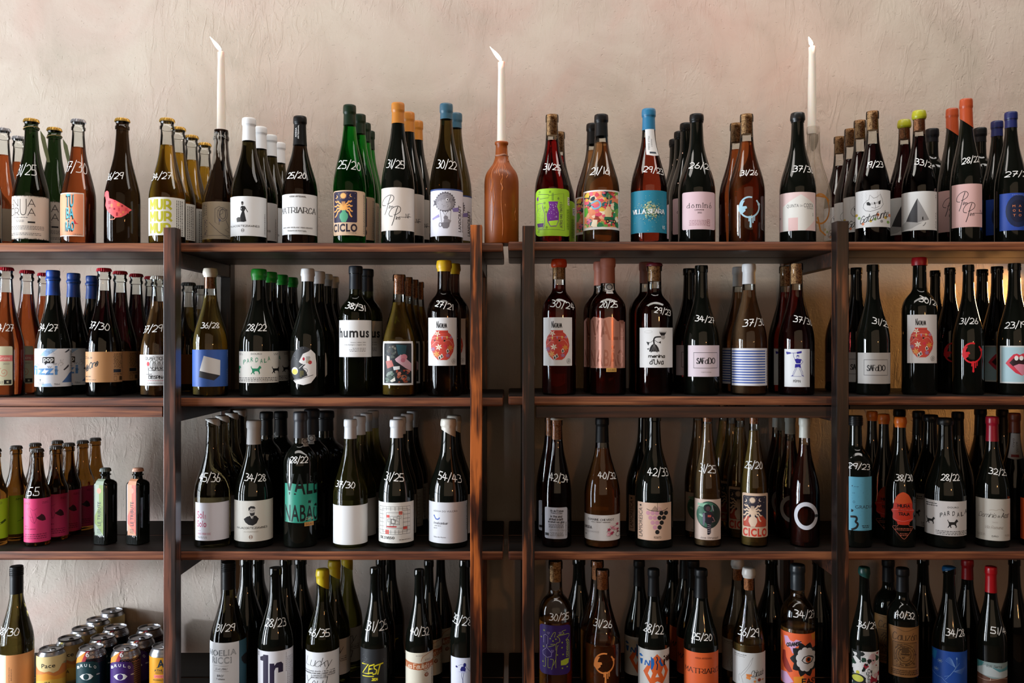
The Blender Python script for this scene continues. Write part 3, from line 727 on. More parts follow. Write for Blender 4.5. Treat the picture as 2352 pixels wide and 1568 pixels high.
def a_green(a):
    c = '#2c2833'; p = '#6d2a86'
    a.line([(140,1020),(150,960),(165,990),(240,985),(245,955),(150,945)], 4, c); a.line([(275,940),(275,1010),(285,1010),(285,940)], 4, c); a.line([(240,965),(380,940),(385,1280),(150,1275)], 3.5, c); a.poly([(135,975),(150,965),(150,1005),(135,1000)], p)
    a.line([(135,1032),(190,1032),(185,1065),(208,1130),(205,1240),(190,1265),(145,1265),(132,1240),(130,1130),(145,1080),(135,1032)], 5, p); a.poly([(137,1215),(198,1215),(192,1252),(145,1252)], '#4f2468')
    a.poly([(240,1018),(328,1018),(318,1065),(336,1120),(334,1195),(312,1248),(258,1250),(232,1205),(224,1140),(250,1070)], p); a.poly([(240,1200),(330,1190),(312,1240),(260,1243)], '#a8d838')
    rnd = random.Random(4)
    for k in range(26): a.circ(rnd.uniform(245,322), rnd.uniform(1030,1185), 2.4, 2.4, '#e8e0ee', 6)
    for k in range(20): a.circ(rnd.uniform(145,195), rnd.uniform(1050,1205), 2.2, 2.2, c, 6)
    for x, y in ((205,1030),(207,1075),(222,1115),(225,1255),(160,925),(255,930),(330,990),(152,1290)): a.ring(x, y, 6, 8, 3, c)
    a.T('ATRO VAS TINTO ?', 344,1022,368,1258,'#4c2050',bold=0,rot=1); a.rect(415,965,440,1040,'#d8d8d0'); a.tiny(418,970,438,1036,4,K); a.tiny(405,1080,440,1270,3,'#4c6a14',rot=1)
def blobs(a, x0, y0, x1, y1, cols, n, r0, r1, seed):
    rnd = random.Random(seed)
    for k in range(n):
        cx, c2, r = rnd.uniform(x0, x1), rnd.uniform(y0, y1), rnd.uniform(r0, r1); c = cols[k % len(cols)]
        P = []
        for j in range(7): t = 2*PI*j/7; rr_ = r * rnd.uniform(.45, 1.15); P.append((min(x1, max(x0, cx + rr_ * math.cos(t))), min(y1, max(y0, c2 + rr_ * math.sin(t)))))
        a.poly(P, c, smooth=False)
def a_color(a):
    a.rect(572,925,882,1252,'#e9895e')
    blobs(a, 572,925,882,1252, ['#e9895e','#2f7a4c','#f0b48a','#1d2a33','#d64a5a','#e8c24a','#2c6e73','#f4c9a8','#9c3f2a','#70a84c','#e8657a','#f7e6c8'], 110, 14, 46, 11)
    a.poly([(575,1070),(600,1060),(610,1110),(590,1150),(575,1150)], '#5fae3e'); a.line([(640,1030),(700,1010),(720,1060),(670,1085),(640,1060)], 16, '#7fb6cc', smooth=True)
    a.poly([(795,960),(802,960),(802,1040),(825,1100),(815,1160),(765,1160),(755,1110),(790,1050)], '#f0cf9e'); a.line([(798,965),(798,1040),(822,1100)], 4, K)
    a.poly([(670,1130),(720,1118),(740,1135),(710,1158),(675,1150)], '#e2506a'); a.poly([(690,1000),(735,990),(755,1010),(720,1022)], '#e2506a')
    a.rect(755,1160,850,1190,'#1f6a48'); a.rect(832,1120,856,1160,'#2c8c5c'); 
    for x in (785, 845): a.circ(x,1200,17,18,K); a.circ(x,1200,8,9,'#caa25c')
    for x, y in ((768,1045),(803,1055),(765,1220),(800,1232),(835,1225)): a.circ(x, y, 12, 11, '#dc4a4f')
    a.circ(610,1180,12,12,'#e77fa2'); a.circ(625,1195,12,12,'#e77fa2'); a.circ(612,1208,12,12,'#d9648f')
def a_seara(a):
    rnd = random.Random(9)
    for k in range(420):
        r_, t = abs(rnd.gauss(0, 62)), rnd.uniform(0, 6.28); x, y = 1180 + r_ * 1.1 * math.cos(t), 1105 + r_ * 1.15 * math.sin(t)
        s = rnd.uniform(2, 9) if r_ < 70 else rnd.uniform(1.2, 3.5); a.circ(x, y, s, s, rnd.choice(['#b9c08e', '#8fae94', '#5f9a9a', '#d0c795']), 6)
    a.S('VILLA SEARA', 1030,1090,1300,1128, 9, '#e9eef0', serif=True, thin=.4); a.S('VS', 1285,1240,1306,1268, 3.5, '#dfe8ea')
def t_seara(a):
    a.view = A4; P = [(1132,348),(1217,345),(1226,590),(1195,603),(1152,590)]
    a.T('PÁSSARO', 1183,440,1198,515,'#3b3b44',rot=2); a.T('VILLA SEARA', 1160,410,1176,545,'#3b3b44',rot=2); a.rect(1172,562,1212,580,'#23303f'); return P
def a_domino(a):
    a.S('dominó'.replace('ó', 'o'), 1520,1032,1740,1075, 5.5, '#3a3236', serif=True, thin=.45, gap=3.2); a.line([(1728,1038),(1736,1024)],4,'#3a3236'); a.T('CAPARIDE', 1590,1089,1675,1102,'#4a4145',bold=1); a.T('2022', 1617,1113,1655,1128,'#4a4145',bold=1)
    a.tiny(1537,1186,1700,1240,4,'#b58c96'); a.frame(1704,1184,1727,1240,3,'#8e4a5c'); a.ring(1715,1210,7,14,3,'#8e4a5c')
def orbit(a, cx, c2, R, c, s=1.0):
    a.line([(cx + R * math.cos(t), c2 + R * 1.06 * math.sin(t)) for t in [math.radians(d) for d in range(-40, 290, 12)]], 15*s, c, smooth=True)
    a.line([(cx + R * math.cos(t), c2 + R * 1.06 * math.sin(t)) for t in [math.radians(d) for d in range(-18, 62, 10)]], 9*s, c, smooth=True); a.circ(cx + R*.97, c2 - R*.32, 11*s, 14*s, c)
    a.poly([(cx - R*1.05, c2 - R*.2), (cx - R*.78, c2 - R*.62), (cx - R*.45, c2 - R*.72), (cx - R*.62, c2 - R*.4), (cx - R*.7, c2 - R*.1), (cx - R*.3, c2 - R*.12), (cx - R*.22, c2 + R*.1), (cx - R*.42, c2 + R*.2), (cx - R*.38, c2 + R*.36), (cx - R*.66, c2 + R*.62), (cx - R*1.08, c2 + R*.42), (cx - R*1.12, c2 + R*.2)], c)
    for o, l, w_ in ((.14, 1.02, 17), (.38, .62, 11), (-.02, .45, 10), (.55, .4, 9)): a.line([(cx + R*o, c2 + R*.98), (cx + R*(o - .01), c2 + R*(1.0 + l))], w_*s, c); 
    a.circ(cx + R*.13, c2 + R*2.0, 10*s, 14*s, c)
def a_quinta(a):
    a.poly([(1198,1060),(1365,952),(1482,1040),(1486,1185),(1400,1285),(1198,1285)], '#dedcd6'); a.rect(1250,1165,1338,1290,'#dcb9b6'); a.T('QUINTA', 1236,1040,1345,1075,'#3d3a3c'); a.T('DA', 1357,1048,1380,1066,'#3d3a3c'); a.T('COSTA', 1390,1036,1475,1072,'#3d3a3c'); a.T('DO PINHÃO', 1420,1072,1475,1088,'#3d3a3c'); a.T('OM', 1162,1150,1182,1172,'#3d3a3c')
    a.tiny(1468,1120,1478,1155,1,GR,rot=1)
def a_cat(a):
    c = '#2c2a2b'; a.line([(500,1035),(530,1005),(545,1000),(555,955),(590,988),(620,978),(650,950),(668,1000),(675,1045),(650,1082),(600,1098),(560,1108),(515,1098),(494,1068),(500,1035)], 3.5, c)
    a.poly([(524,1022),(545,1018),(562,1038),(560,1055),(528,1048)], K); a.poly([(632,1018),(655,1005),(650,1042),(634,1046)], K); a.poly([(592,1020),(606,1028),(604,1046),(594,1042)], K); a.line([(604,1046),(606,1078)],3,c); a.line([(570,1070),(606,1078),(640,1060)],3,c,smooth=True)
    for y in (1032,1042): a.line([(562,y),(590,y)],2.5,c); a.line([(608,y-4),(632,y-8)],2.5,c)
    for x, y, q in ((432,1130,'#b99a3f'),(457,1160,'#7fa05a'),(563,1195,'#c0a23c'),(603,1180,'#7fa05a'),(492,1218,'#cf7f5a'),(628,1140,'#c96a3a'),(697,1165,'#b99a3f'),(662,1200,'#8b8b8b'),(720,1205,'#7fa05a'),(735,1140,'#cf7f5a')): a.circ(x, y, 13, 14, q, 12)
    for x in (485,520,625,650): a.line([(x + 4 * (-1) ** k, 925 + k * 14) for k in range(8)], 1.6, '#b0aeac', smooth=True)
    a.S('Gatafunho', 468,1120,722,1185, 6, K, slant=.45, tilt=-62, gap=.6)
def a_pyr(a):
    a.poly([(890,1192),(845,1238),(845,1276),(940,1262),(1040,1212),(995,1210)], '#a6a5a4'); a.poly([(993,985),(890,1192),(995,1210)], '#38373a'); a.poly([(993,985),(995,1210),(1100,1185)], '#8c8b8b')
    a.poly([(1036,1185),(1038,1160),(1046,1155),(1050,1188)], K); a.line([(1070,1212),(1058,1232),(1045,1243)], 5, K); a.T('PÓR STA', 1153,1112,1166,1260,GR,rot=1); a.tiny(1155,950,1165,990,1,GR,rot=1)
def a_malo(a):
    a.circ(1925,1105,118,150,'#172446'); a.circ(1925,1105,80,105,'#111b36'); o = '#e0824a'
    for t, x, y in (('M',1872,1048),('A',1928,1048),('O',1875,1090),('L',1930,1090),('T',1877,1134),('O',1928,1134)): a.T(t, x, y, x + 24, y + 21, o, bold=0)
    a.T('MALOTO', 1868,950,1990,960,'#7a86c0')
# second shelf
def a_grains(a):
    a.rect(-90,973,120,1030,'#d5706c'); a.T('Grains', -10,985,92,1016,'#ead9c6'); a.T('2023', 30,1046,88,1062,GR)
    a.line([(35 + r * math.cos(t), 1135 + r * math.sin(t)) for r, t in [(6 + k * 2.2, k * .55) for k in range(20)]], 4, '#c96b5c', smooth=True); a.rect(38,1207,108,1247,K); a.star(72,1227,16,'#cfcaa8',5,.4); a.tiny(-60,1218,32,1242,2,GR)
def a_pop(a):
    lb, db = '#9dbfe2', '#4d6fa8'
    a.poly([(372,985),(445,912),(548,912),(440,985),(410,978)], lb); a.poly([(585,1232),(655,1145),(682,1120),(682,1235)], db); a.poly([(395,1270),(400,1245),(480,1238),(500,1270)], lb)
    a.poly([(598,1112),(648,1060),(652,1080),(610,1118)], '#3a3a42'); a.poly([(610,945),(655,910),(660,925),(625,948)], '#3a3a42')
    rnd = random.Random(1)
    for k in range(34): a.circ(rnd.uniform(415,520), rnd.uniform(915,965), 2.4, 2.4, db, 6); 
    for k in range(18): a.circ(rnd.uniform(550,600), rnd.uniform(1015,1075), 2.6, 2.6, K, 6)
    a.T('fizzi', 318,1068,546,1158,'#5c93cf',bold=2)
    for x, y in ((360,1062),(395,1110),(470,1085),(455,1150),(535,1120),(520,1055),(385,1150)): a.line([(x - 16, y - 8),(x - 8, y + 8),(x, y - 8),(x + 8, y + 8),(x + 16, y - 6)], 4, '#22345a')
    a.rr(405,990,515,1048,6,K); a.poly([(425,1044),(450,1044),(428,1066)], K); a.T('pop', 414,1000,506,1046,'#f2f2f2',bold=1)
    a.star(384,1205,10,'#33343a',6,.5); a.line([(384,1205),(384,1225)],4,'#33343a'); a.tiny(358,1228,415,1252,2,GR); a.T('750ml', 512,1240,566,1256,'#33343a'); a.tiny(660,930,680,1120,2,GR,rot=1)
def a_kraft(a):
    a.S('Clos', 812,985,874,1005, 4, '#4c3a26', serif=True); a.S('MilleOre', 808,1050,930,1105, 10, K, slant=.2, tilt=-75, gap=.7); a.tiny(815,1165,868,1185,1,'#5a4128'); a.tiny(812,1200,910,1212,1,'#5a4128')
    a.tiny(1075,955,1160,1100,11,'#3f2c18'); a.rect(1075,1106,1145,1138,'#1f2430'); a.tiny(1075,1145,1160,1165,2,'#3f2c18'); a.frame(1080,1175,1105,1215,3,'#3f2c18'); a.rect(1130,1175,1155,1212,'#3f2c18')
def a_quart(a):
    a.S('QUARTICELLO', 1378,988,1620,1020, 4.5, K, gap=1.2); a.circ(1405,1055,12,21,'#cf3b48')
    a.line([(1405,1076),(1415,1180)],3.5,K,smooth=True)
    for k in range(6): a.ring(1440 + k * 22, 1060 + (k % 2) * 16, 17, 40, 3.5, K)
    for k in range(5): a.ring(1430 + k * 28, 1105, 20, 14, 3, K)
    a.line([(1390,1155),(1440,1150),(1420,1165),(1460,1180)],4,K); a.S('DESPINA', 1412,1166,1560,1195, 5, K, gap=1.2); a.tiny(1400,1208,1600,1218,1,'#c9707c'); a.tiny(1390,1232,1600,1242,1,GR)
def a_cube(a):
    a.poly([(405,978),(560,1020),(558,1165),(367,1120)], '#dcdad9'); a.poly([(367,1120),(558,1165),(500,1212),(360,1180)], '#37363a'); a.T('VIAJATA', 623,1100,633,1250,'#9fb2dc',rot=1); a.tiny(624,930,634,990,1,'#9fb2dc',rot=1)
def dog(a, x, y, s, c):
    P = [(-42,-8),(-52,-28),(-46,-40),(-44,-26),(-34,-14),(12,-14),(24,-30),(30,-42),(36,-34),(44,-38),(42,-26),(50,-20),(34,-10),(28,6),(36,30),(28,42),(22,40),(26,30),(12,12),(-14,12),(-20,26),(-12,38),(-22,42),(-30,26),(-36,30),(-44,42),(-52,38),(-40,22),(-38,6)]
    a.poly([(x + p * s, y + q * s) for p, q in P], c)
def pardala(a, dx, dy, c, left='run'):
    for t, x, y in zip('PARDALA', (793,826,862,908,950,988,1020), (1036,1024,1014,1016,1027,1022,1004)): a.T(t, x - 12 + dx, y - 21 + dy, x + 12 + dx, y + 21 + dy, c, bold=1, tilt=-8)
    a.T('DOURO', 853+dx,953+dy,955+dx,968+dy,K,bold=1); dog(a, 903+dx, 1112+dy, 1.0, c); a.tiny(738+dx,1180+dy,1100+dx,1224+dy,3,'#3c3a38')
def a_pard1(a): pardala(a, 0, 0, '#22805c'); dog(a, 720,1108,.9,'#22805c'); dog(a, 1092,1112,.85,K); a.tiny(1062,950,1108,975,2,GR); a.tiny(740,948,776,975,2,GR)
def a_pard2(a): pardala(a, 453, 8, '#242324'); dog(a, 1148,1106,.85,'#242324'); a.tiny(1100,932,1210,972,2,K)
def a_tongue(a):
    w_ = '#e0dcd9'; a.poly([(1308,1035),(1345,960),(1400,935),(1418,918),(1460,960),(1470,1050),(1470,1130),(1400,1150),(1340,1090),(1370,1060),(1330,1052)], w_)
    a.poly([(1370,1120),(1470,1100),(1470,1170),(1420,1235),(1350,1255),(1280,1240),(1255,1210),(1330,1190),(1390,1165)], w_)
    a.line([(1255,1215),(1340,1190),(1440,1160)], 5, K, smooth=True); a.line([(1310,1095),(1350,1060),(1380,1050)], 5, w_); a.line([(1340,1090),(1385,1110),(1370,1160)],4,K,smooth=True)
    a.circ(1352,1008,11,16,'#b5283a'); a.circ(1411,1040,18,18,'#c22c42'); a.circ(1270,1122,29,36,'#e4e2d8'); a.circ(1270,1130,25,26,'#d5cb58')
    for k in range(16): a.line([(1375 + (k % 4) * 10, 985 + (k // 4) * 16),(1382 + (k % 4) * 10, 998 + (k // 4) * 16)], 3.5, '#8b8038' if k > 6 else K)
    for k in range(14): a.line([(1318 + (k % 4) * 9, 1120 + (k // 4) * 15),(1324 + (k % 4) * 9, 1132 + (k // 4) * 15)], 3, '#8b8038')
    for x, y in ((1300,920),(1265,985),(1290,1010),(1350,905)): a.circ(x, y, 2, 2, w_, 6)
def a_humus(a):
    a.T('humus', 170,712,442,806,K,bold=2); a.T('branco | white | 2021', 272,846,412,860,K,bold=1); a.T('vinho biológico | organic wine', 212,868,412,882,K,bold=1)
    a.tiny(285,903,412,912,1,K); a.tiny(255,917,412,926,1,K); a.tiny(260,930,412,939,1,K)
def a_photo(a):
    a.rect(590,860,845,1238,'#171d22'); a.poly([(700,870),(800,880),(790,960),(720,970)], '#1f4650'); blobs(a, 600,880,700,1000, ['#2b3230','#4a5048','#3a3028','#6b6a60'], 22, 8, 22, 3)
    a.poly([(690,1010),(745,965),(842,1050),(842,1125),(790,1095),(700,1030)], '#c9a3ae'); a.circ(775,990,30,28,'#c98390'); a.circ(765,1020,22,20,'#b86f80'); a.poly([(615,975),(640,985),(645,1030),(615,1030)], '#d9c3bb'); a.poly([(605,1030),(660,1020),(680,1075),(620,1100)], '#b5655c')
    a.poly([(672,1080),(735,1075),(735,1105),(680,1115)], '#cfd0cf'); blobs(a, 600,1120,690,1230, ['#33483c','#54685a','#26332c','#7d8a80'], 16, 12, 30, 6); blobs(a, 700,1110,830,1232, ['#8a4a36','#b5705a','#2a3038','#5c6a70','#a33a30'], 20, 10, 26, 8); a.poly([(645,1215),(690,1180),(695,1215),(660,1228)], '#d6d2c8'); a.ring(775,1185,22,22,8,'#a9603f')
def nat(a, dx, dy):
    a.dx, a.dy = dx, dy; c = '#c9473a'
    a.S('ATALHA', 1106,674,1180,712, 6, K, gap=.9); a.line([(1087,655),(1087,712)], 6, K); a.line([(1087,657),(1101,711)], 6, K); a.line([(1101,652),(1101,711)], 6, K)
    a.poly([(1078,738),(1192,738),(1192,756),(1215,775),(1240,820),(1250,880),(1240,940),(1205,1000),(1180,1018),(1100,1018),(1060,975),(1036,910),(1032,850),(1045,800),(1075,760)], c); a.rect(1080,752,1190,757,'#a33228'); a.line([(1045,815),(1135,795),(1235,812)],3,'#e8b9a8',smooth=True); a.line([(1040,880),(1080,840),(1110,850)],3,'#e8b9a8'); a.line([(1150,850),(1200,830),(1240,880)],2.5,'#e8b9a8',smooth=True)
    for x, y, r, q, w_ in ((1093,768,29,'#e6e0cc',5),(1106,896,32,'#ede6d2',6),(1213,902,30,'#dc9140',7),(1086,962,34,'#e2a055',7),(1052,915,22,'#8f6aa0',6),(1190,975,22,'#9a7ab0',6)):
        
        for j in range(w_ if w_ < 7 else 6):
            t = 2*PI*j/(w_ if w_ < 7 else 6) + .3; a.poly([(x + 3*math.cos(t+1.6), y + 3*math.sin(t+1.6)), (x + r*.62*math.cos(t+.32), y + r*.62*math.sin(t+.32)), (x + r*1.08*math.cos(t), y + r*1.08*math.sin(t)), (x + r*.62*math.cos(t-.32), y + r*.62*math.sin(t-.32)), (x + 3*math.cos(t-1.6), y + 3*math.sin(t-1.6))], q)
        a.circ(x, y, 5, 5, '#c08a3a', 8)
    for x, y, q in ((1092,815,'#e0cf70'),(1137,812,'#b58ab8'),(1182,808,'#e0cf70'),(1218,806,'#a486c0')): a.poly([(x - 8, y - 14),(x + 8, y - 14),(x, y + 16)], q)
    a.poly([(1152,880),(1160,872),(1168,880),(1176,872),(1182,884),(1167,908)], '#d23048'); a.circ(1068,832,7,7,K,8); a.circ(1158,835,9,9,K,8)
    for x, y in ((1140,985),(1120,1000),(1195,935)): a.poly([(x - 14, y + 20),(x - 20, y - 10),(x - 4, y - 28),(x + 10, y + 6)], '#ece6da'); a.poly([(x - 11, y + 14),(x - 14, y - 8),(x - 5, y - 18),(x + 4, y + 4)], '#3a3a3c')
    a.ring(1243,1028,18,22,2.5,GR); a.S('G', 1236,1018,1250,1038, 3, K); a.dx = a.dy = 0
def a_nat1(a): nat(a, 0, 0)
def a_nat2(a): nat(a, -725, -2)
def a_nat3(a): nat(a, -82, -26)
def nabao(a, c1, c2, dark):
    # tall condensed lettering cut by a curved line

    a.T('VALE', c1[0], c1[1], c1[2], c1[3], dark, bold=1); a.T('NABÃO', c2[0], c2[1], c2[2], c2[3], dark, bold=1)
def a_emb(a):
    d = FOIL2; nabao(a, (745,640,1040,830), (735,880,1035,1080), d); a.line([(745,790),(830,810),(930,930),(1040,985)], 16, FOIL, smooth=True)
    for x in (770,800,850,905,960,1010): a.line([(x,665),(x + 18,800)], 7, FOIL)
    for x in (760,810,845,900,950,1000): a.line([(x + 14,880),(x,1080)], 6, FOIL)
    a.T('2021', 1012,745,1040,790, '#b07a68'); a.layer += 1; a.rect(877,1094,972,1130,'#c8984e'); a.T('DOURO', 890,1104,962,1122,'#4b3216',bold=1)
def a_teal(a):
    d = '#0c1312'; nabao(a, (1185,650,1475,850), (1180,905,1478,1105), d); a.line([(1180,815),(1290,835),(1390,940),(1478,985)], 14, TEAL, smooth=True); a.S('Curto', 1370,1065,1438,1088, 3, '#c8c0a8', slant=.5)
    a.rect(1358,1112,1445,1150,'#c08a4a'); a.T('DOURO', 1370,1122,1436,1142,'#4b3216',bold=1)
def seal(view, cx, c2, s=1.0):
    def f(a):
        a.view = view; a.circ(cx, c2, 30*s, 30*s, '#3c3c40', 20); a.circ(cx, c2, 22*s, 22*s, '#c9c9c6', 20); a.T('DOURO', cx - 20*s, c2 - 20*s, cx + 20*s, c2 - 6*s, '#3c3c40', bold=1); a.T('DO PORTO', cx - 18*s, c2 + 2*s, cx + 18*s, c2 + 12*s, '#3c3c40'); a.tiny(cx - 20*s, c2 + 40*s, cx + 20*s, c2 + 50*s, 1, '#3c3c40')
        return [(cx - 36*s, c2 - 32*s), (cx + 36*s, c2 - 32*s), (cx + 40*s, c2 + 30*s), (cx + 24*s, c2 + 36*s), (cx + 24*s, c2 + 64*s), (cx - 24*s, c2 + 64*s), (cx - 24*s, c2 + 36*s), (cx - 40*s, c2 + 30*s)]
    return f
def a_menina(a):
    a.poly([(1283,938),(1290,905),(1305,878),(1330,860),(1355,878),(1372,905),(1380,938)], '#232225')
    for x in (1305,1322,1340,1357): a.line([(1330,868),(x,932)], 2.5, '#8a8886')
    a.line([(1330,862),(1328,825),(1345,802),(1398,798)], 14, '#232225', smooth=True); a.circ(1413,800,20,22,'#a8a6a4'); a.poly([(1378,757),(1443,757),(1426,786),(1394,786)], '#232225')
    for k in range(6): a.line([(1382 + k*12,756),(1382 + k*12,744)], 3, '#232225')
    a.line([(1328,828),(1300,850),(1278,852)], 4, '#232225'); a.line([(1332,828),(1362,850),(1385,850)], 4, '#232225')
    for P in ([(1258,845),(1290,850),(1275,882)], [(1392,838),(1370,852),(1392,862)], [(1265,910),(1285,905),(1275,925)]): a.poly(P, '#232225')
    a.line([(1310,938),(1300,945)],5,K); a.line([(1352,938),(1362,944)],5,K); a.ring(1277,750,36,12,2,'#b9b6b3')
    a.S('menina', 1280,967,1428,994, 7, K, gap=1.2); a.S("d'Uva", 1290,1012,1415,1058, 7, K, gap=1.2)
def safado(a, dx, dy, w_=4):
    a.dx, a.dy = dx, dy; a.frame(221,948,440,1094,w_,'#2f2c2e'); a.S('SAF', 250,1000,325,1052, 10, K, thin=.5, gap=1.0); a.S('a', 328,1014,352,1052, 8, K, thin=.5); a.S('DO', 358,998,418,1052, 10, K, thin=.5, gap=1.0); a.dx = a.dy = 0
def a_saf1(a): safado(a, 0, 0); a.T('E NÃO É LARANJA', 292,1126,385,1141,GR)
def a_saf2(a): safado(a, 294, 68)
def a_stripes(a):
    for k in range(13): a.rect(583,928 + k*24.9,896,940 + k*24.9,'#2d50a2')
    a.tiny(904,930,914,1240,1,GR,rot=1)
def a_pepin(a):
    b = '#27248e'; a.poly([(1098,938),(1140,945),(1142,958),(1104,966),(1098,950)], b); a.poly([(1196,942),(1242,932),(1242,952),(1200,960)], b); a.line([(1140,952),(1198,950)],4,b)
    a.line([(1166,952),(1168,985),(1180,1015)],4,b); a.circ(1206,986,12,14,'#dfe0e2'); a.ring(1206,986,12,14,3,b); a.poly([(1194,984),(1200,974),(1222,976),(1216,984)], b); a.poly([(1176,1012),(1196,1004),(1240,1010),(1230,1050),(1192,1050)], b)
    a.line([(1238,1014),(1255,1035),(1230,1062)],4,b); a.poly([(1182,1056),(1230,1056),(1237,1095),(1212,1084),(1178,1092)], b)
    for P in ([(1186,1092),(1168,1130),(1156,1165)], [(1200,1088),(1178,1135),(1166,1165)], [(1216,1090),(1236,1130),(1244,1165)], [(1232,1094),(1250,1130),(1254,1162)]): a.line(P, 3, b)
    a.poly([(1140,1172),(1160,1160),(1165,1172)], b); a.poly([(1240,1165),(1256,1162),(1264,1176)], b); a.line([(1165,1172),(1238,1172)],3,b); a.T('PÉPIN', 1163,1200,1232,1230,K,bold=1)
def a_lips(a):
    a.rect(1816,897,2200,1226,'#a4c3cc'); a.poly([(1855,1050),(1895,1000),(1930,965),(1962,957),(1990,970),(2020,955),(2060,965),(2110,1010),(2150,1050),(2080,1130),(2010,1165),(1950,1140),(1900,1095)], '#cc3548')
    a.poly([(1890,1045),(1935,1000),(2000,990),(2080,1005),(2110,1045),(2060,1110),(2000,1140),(1930,1080)], '#2a141a'); a.circ(1958,1000,19,23,'#e6e4e0'); a.circ(2004,1000,20,22,'#e6e4e0'); a.circ(2050,1003,18,20,'#e6e4e0'); a.poly([(1930,1075),(1980,1055),(2050,1062),(2090,1090),(2060,1150),(2010,1160)], '#cf7f92')
# third shelf
def a_amo(a):
    c = '#7e1e44'; a.T('AMO', 246,932,298,952,K,bold=0); a.tiny(420,925,485,950,2,c); 
    for P in ([(270,1000),(300,985),(330,1010),(370,990)], [(300,1000),(320,1060),(345,1140)], [(345,1140),(310,1110),(300,1060)], [(345,1140),(365,1090),(350,1040)], [(265,1030),(290,1070),(330,1080)], [(280,990),(285,1015)]): a.line(P, 3, c, smooth=True)
    a.poly([(362,1085),(395,1065),(415,1048),(438,1062),(452,1085),(458,1115),(425,1120),(395,1108)], '#3a1220'); a.tiny(248,1160,280,1178,1,c); a.tiny(248,1188,355,1205,1,c); a.tiny(245,1240,470,1300,3,c)
def a_lime(a): a.T('AMO', -60,932,20,955,K); a.line([(-40,1170),(20,1150),(60,1110)],4,'#38520c',smooth=True); a.poly([(0,1140),(50,1110),(62,1128),(20,1155)], '#38520c')
def a_sola(a):
    c = '#b03a62'; a.T('Sol', 346,1004,404,1075,c,bold=1); a.T('a', 412,1038,427,1064,c); a.rect(412,1072,427,1076,c); a.T('Solo', 346,1092,430,1155,c,bold=1); a.tiny(347,1184,376,1194,1,c); a.T('VINHO VERDE DOC', 347,1208,472,1228,c,bold=1); a.tiny(347,1242,435,1262,2,GR)
def a_man(a):
    a.poly([(785,1078),(815,1055),(845,1046),(900,1048),(925,1078),(905,1120),(870,1140),(830,1132),(800,1108)], '#232224'); a.poly([(846,1046),(876,1046),(868,1078),(855,1070)], '#d8d4cc'); a.line([(862,1052),(866,1085)],6,'#3a3838')
    a.poly([(836,990),(842,965),(866,955),(890,965),(895,1000),(885,1040),(862,1050),(845,1040),(836,1015)], '#b9b4ad'); a.poly([(830,1000),(828,972),(850,955),(882,958),(896,975),(886,982),(850,975),(838,995)], '#2b2a2c')
    a.poly([(840,1018),(862,1022),(888,1015),(884,1042),(862,1052),(846,1042)], '#2f2d2f'); a.rect(845,996,858,1001,'#3a3638'); a.rect(868,996,882,1001,'#3a3638'); a.line([(864,1000),(862,1014)],3,'#6a6560')
    a.S('MAJACORTEZIAWINES', 724,1154,1003,1171, 3.2,'#2c2a28'); a.T('ALVARINHO', 785,1192,920,1204,'#b0aca4'); a.ring(850,1248,15,18,3,'#8a6450'); a.T('H', 840,1236,861,1260,'#8a6450')
def a_desv(a):
    c = '#3a3a3c'
    for q, r in (((725,1005,760,1038),'#cf6a5c'),((612,1040,640,1065),'#d5544c'),((765,1153,805,1178),'#c9483f'),((600,1180,635,1222),'#d5655c'),((612,1144,705,1157),'#b83a3c')): a.rect(*q, r)
    for i, m_ in enumerate((0, 22, 60, 95)): a.frame(550 + m_ * 1.0, 962 + m_ * .95, 832 - m_ * 1.05, 1222 - m_ * .95, 2.6, c)
    for x in (580,612,650,690,725,760,800): a.line([(x,962),(x,1000)],2.4,c); a.line([(x,1180),(x,1222)],2.4,c)
    for y in (1000,1035,1075,1110,1150,1185): a.line([(550,y),(590,y)],2.4,c); a.line([(765,y),(832,y)],2.4,c)
    for x, y in ((640,1090),(690,1075),(705,1110),(730,1060),(660,1130)): a.frame(x-16,y-14,x+16,y+14,2,c)
    a.frame(655,1080,690,1120,4,K); a.S('DESVISO', 560,1244,682,1267, 5, K, serif=True, thin=.4, gap=2.8); a.tiny(725,1268,835,1280,1,GR)
def a_adega(a):
    a.T('ADEGA DO VULCÃO', 1058,994,1280,1013,'#33323a',bold=1); a.line([(1068,1058),(1080,1080),(1100,1082),(1112,1070)], 12, '#3f5aa8', smooth=True); a.circ(1064,1050,6,7,'#3f5aa8',10); a.S('Ameixambar', 1060,1107,1192,1128, 3.4, '#55545c', serif=True); a.T('2019', 1060,1162,1090,1172,'#55545c'); a.tiny(1060,1138,1128,1152,1,GR); a.T('Vinho dos Açores', 1060,1244,1172,1260,'#55545c')
    a.tiny(1360,950,1370,1200,1,GR,rot=1)
def a_vin(a):
    c = '#3a393f'; 
    for t, b in (('Vin de France',(345,992,468,1010)),('In the end',(352,1044,455,1062)),('all that is left',(336,1071,465,1089)),('is what we give',(330,1098,476,1117))): a.S(t, *b, 3.6, c, serif=True)
    a.S('Product of France', 355,1015,458,1025, 2.2, c); a.tiny(330,1125,470,1165,4,c); a.tiny(340,1176,480,1190,2,GR); a.tiny(345,1200,470,1240,4,GR); a.rect(303,1212,333,1237,K); a.tiny(488,1105,498,1235,1,GR,rot=1)
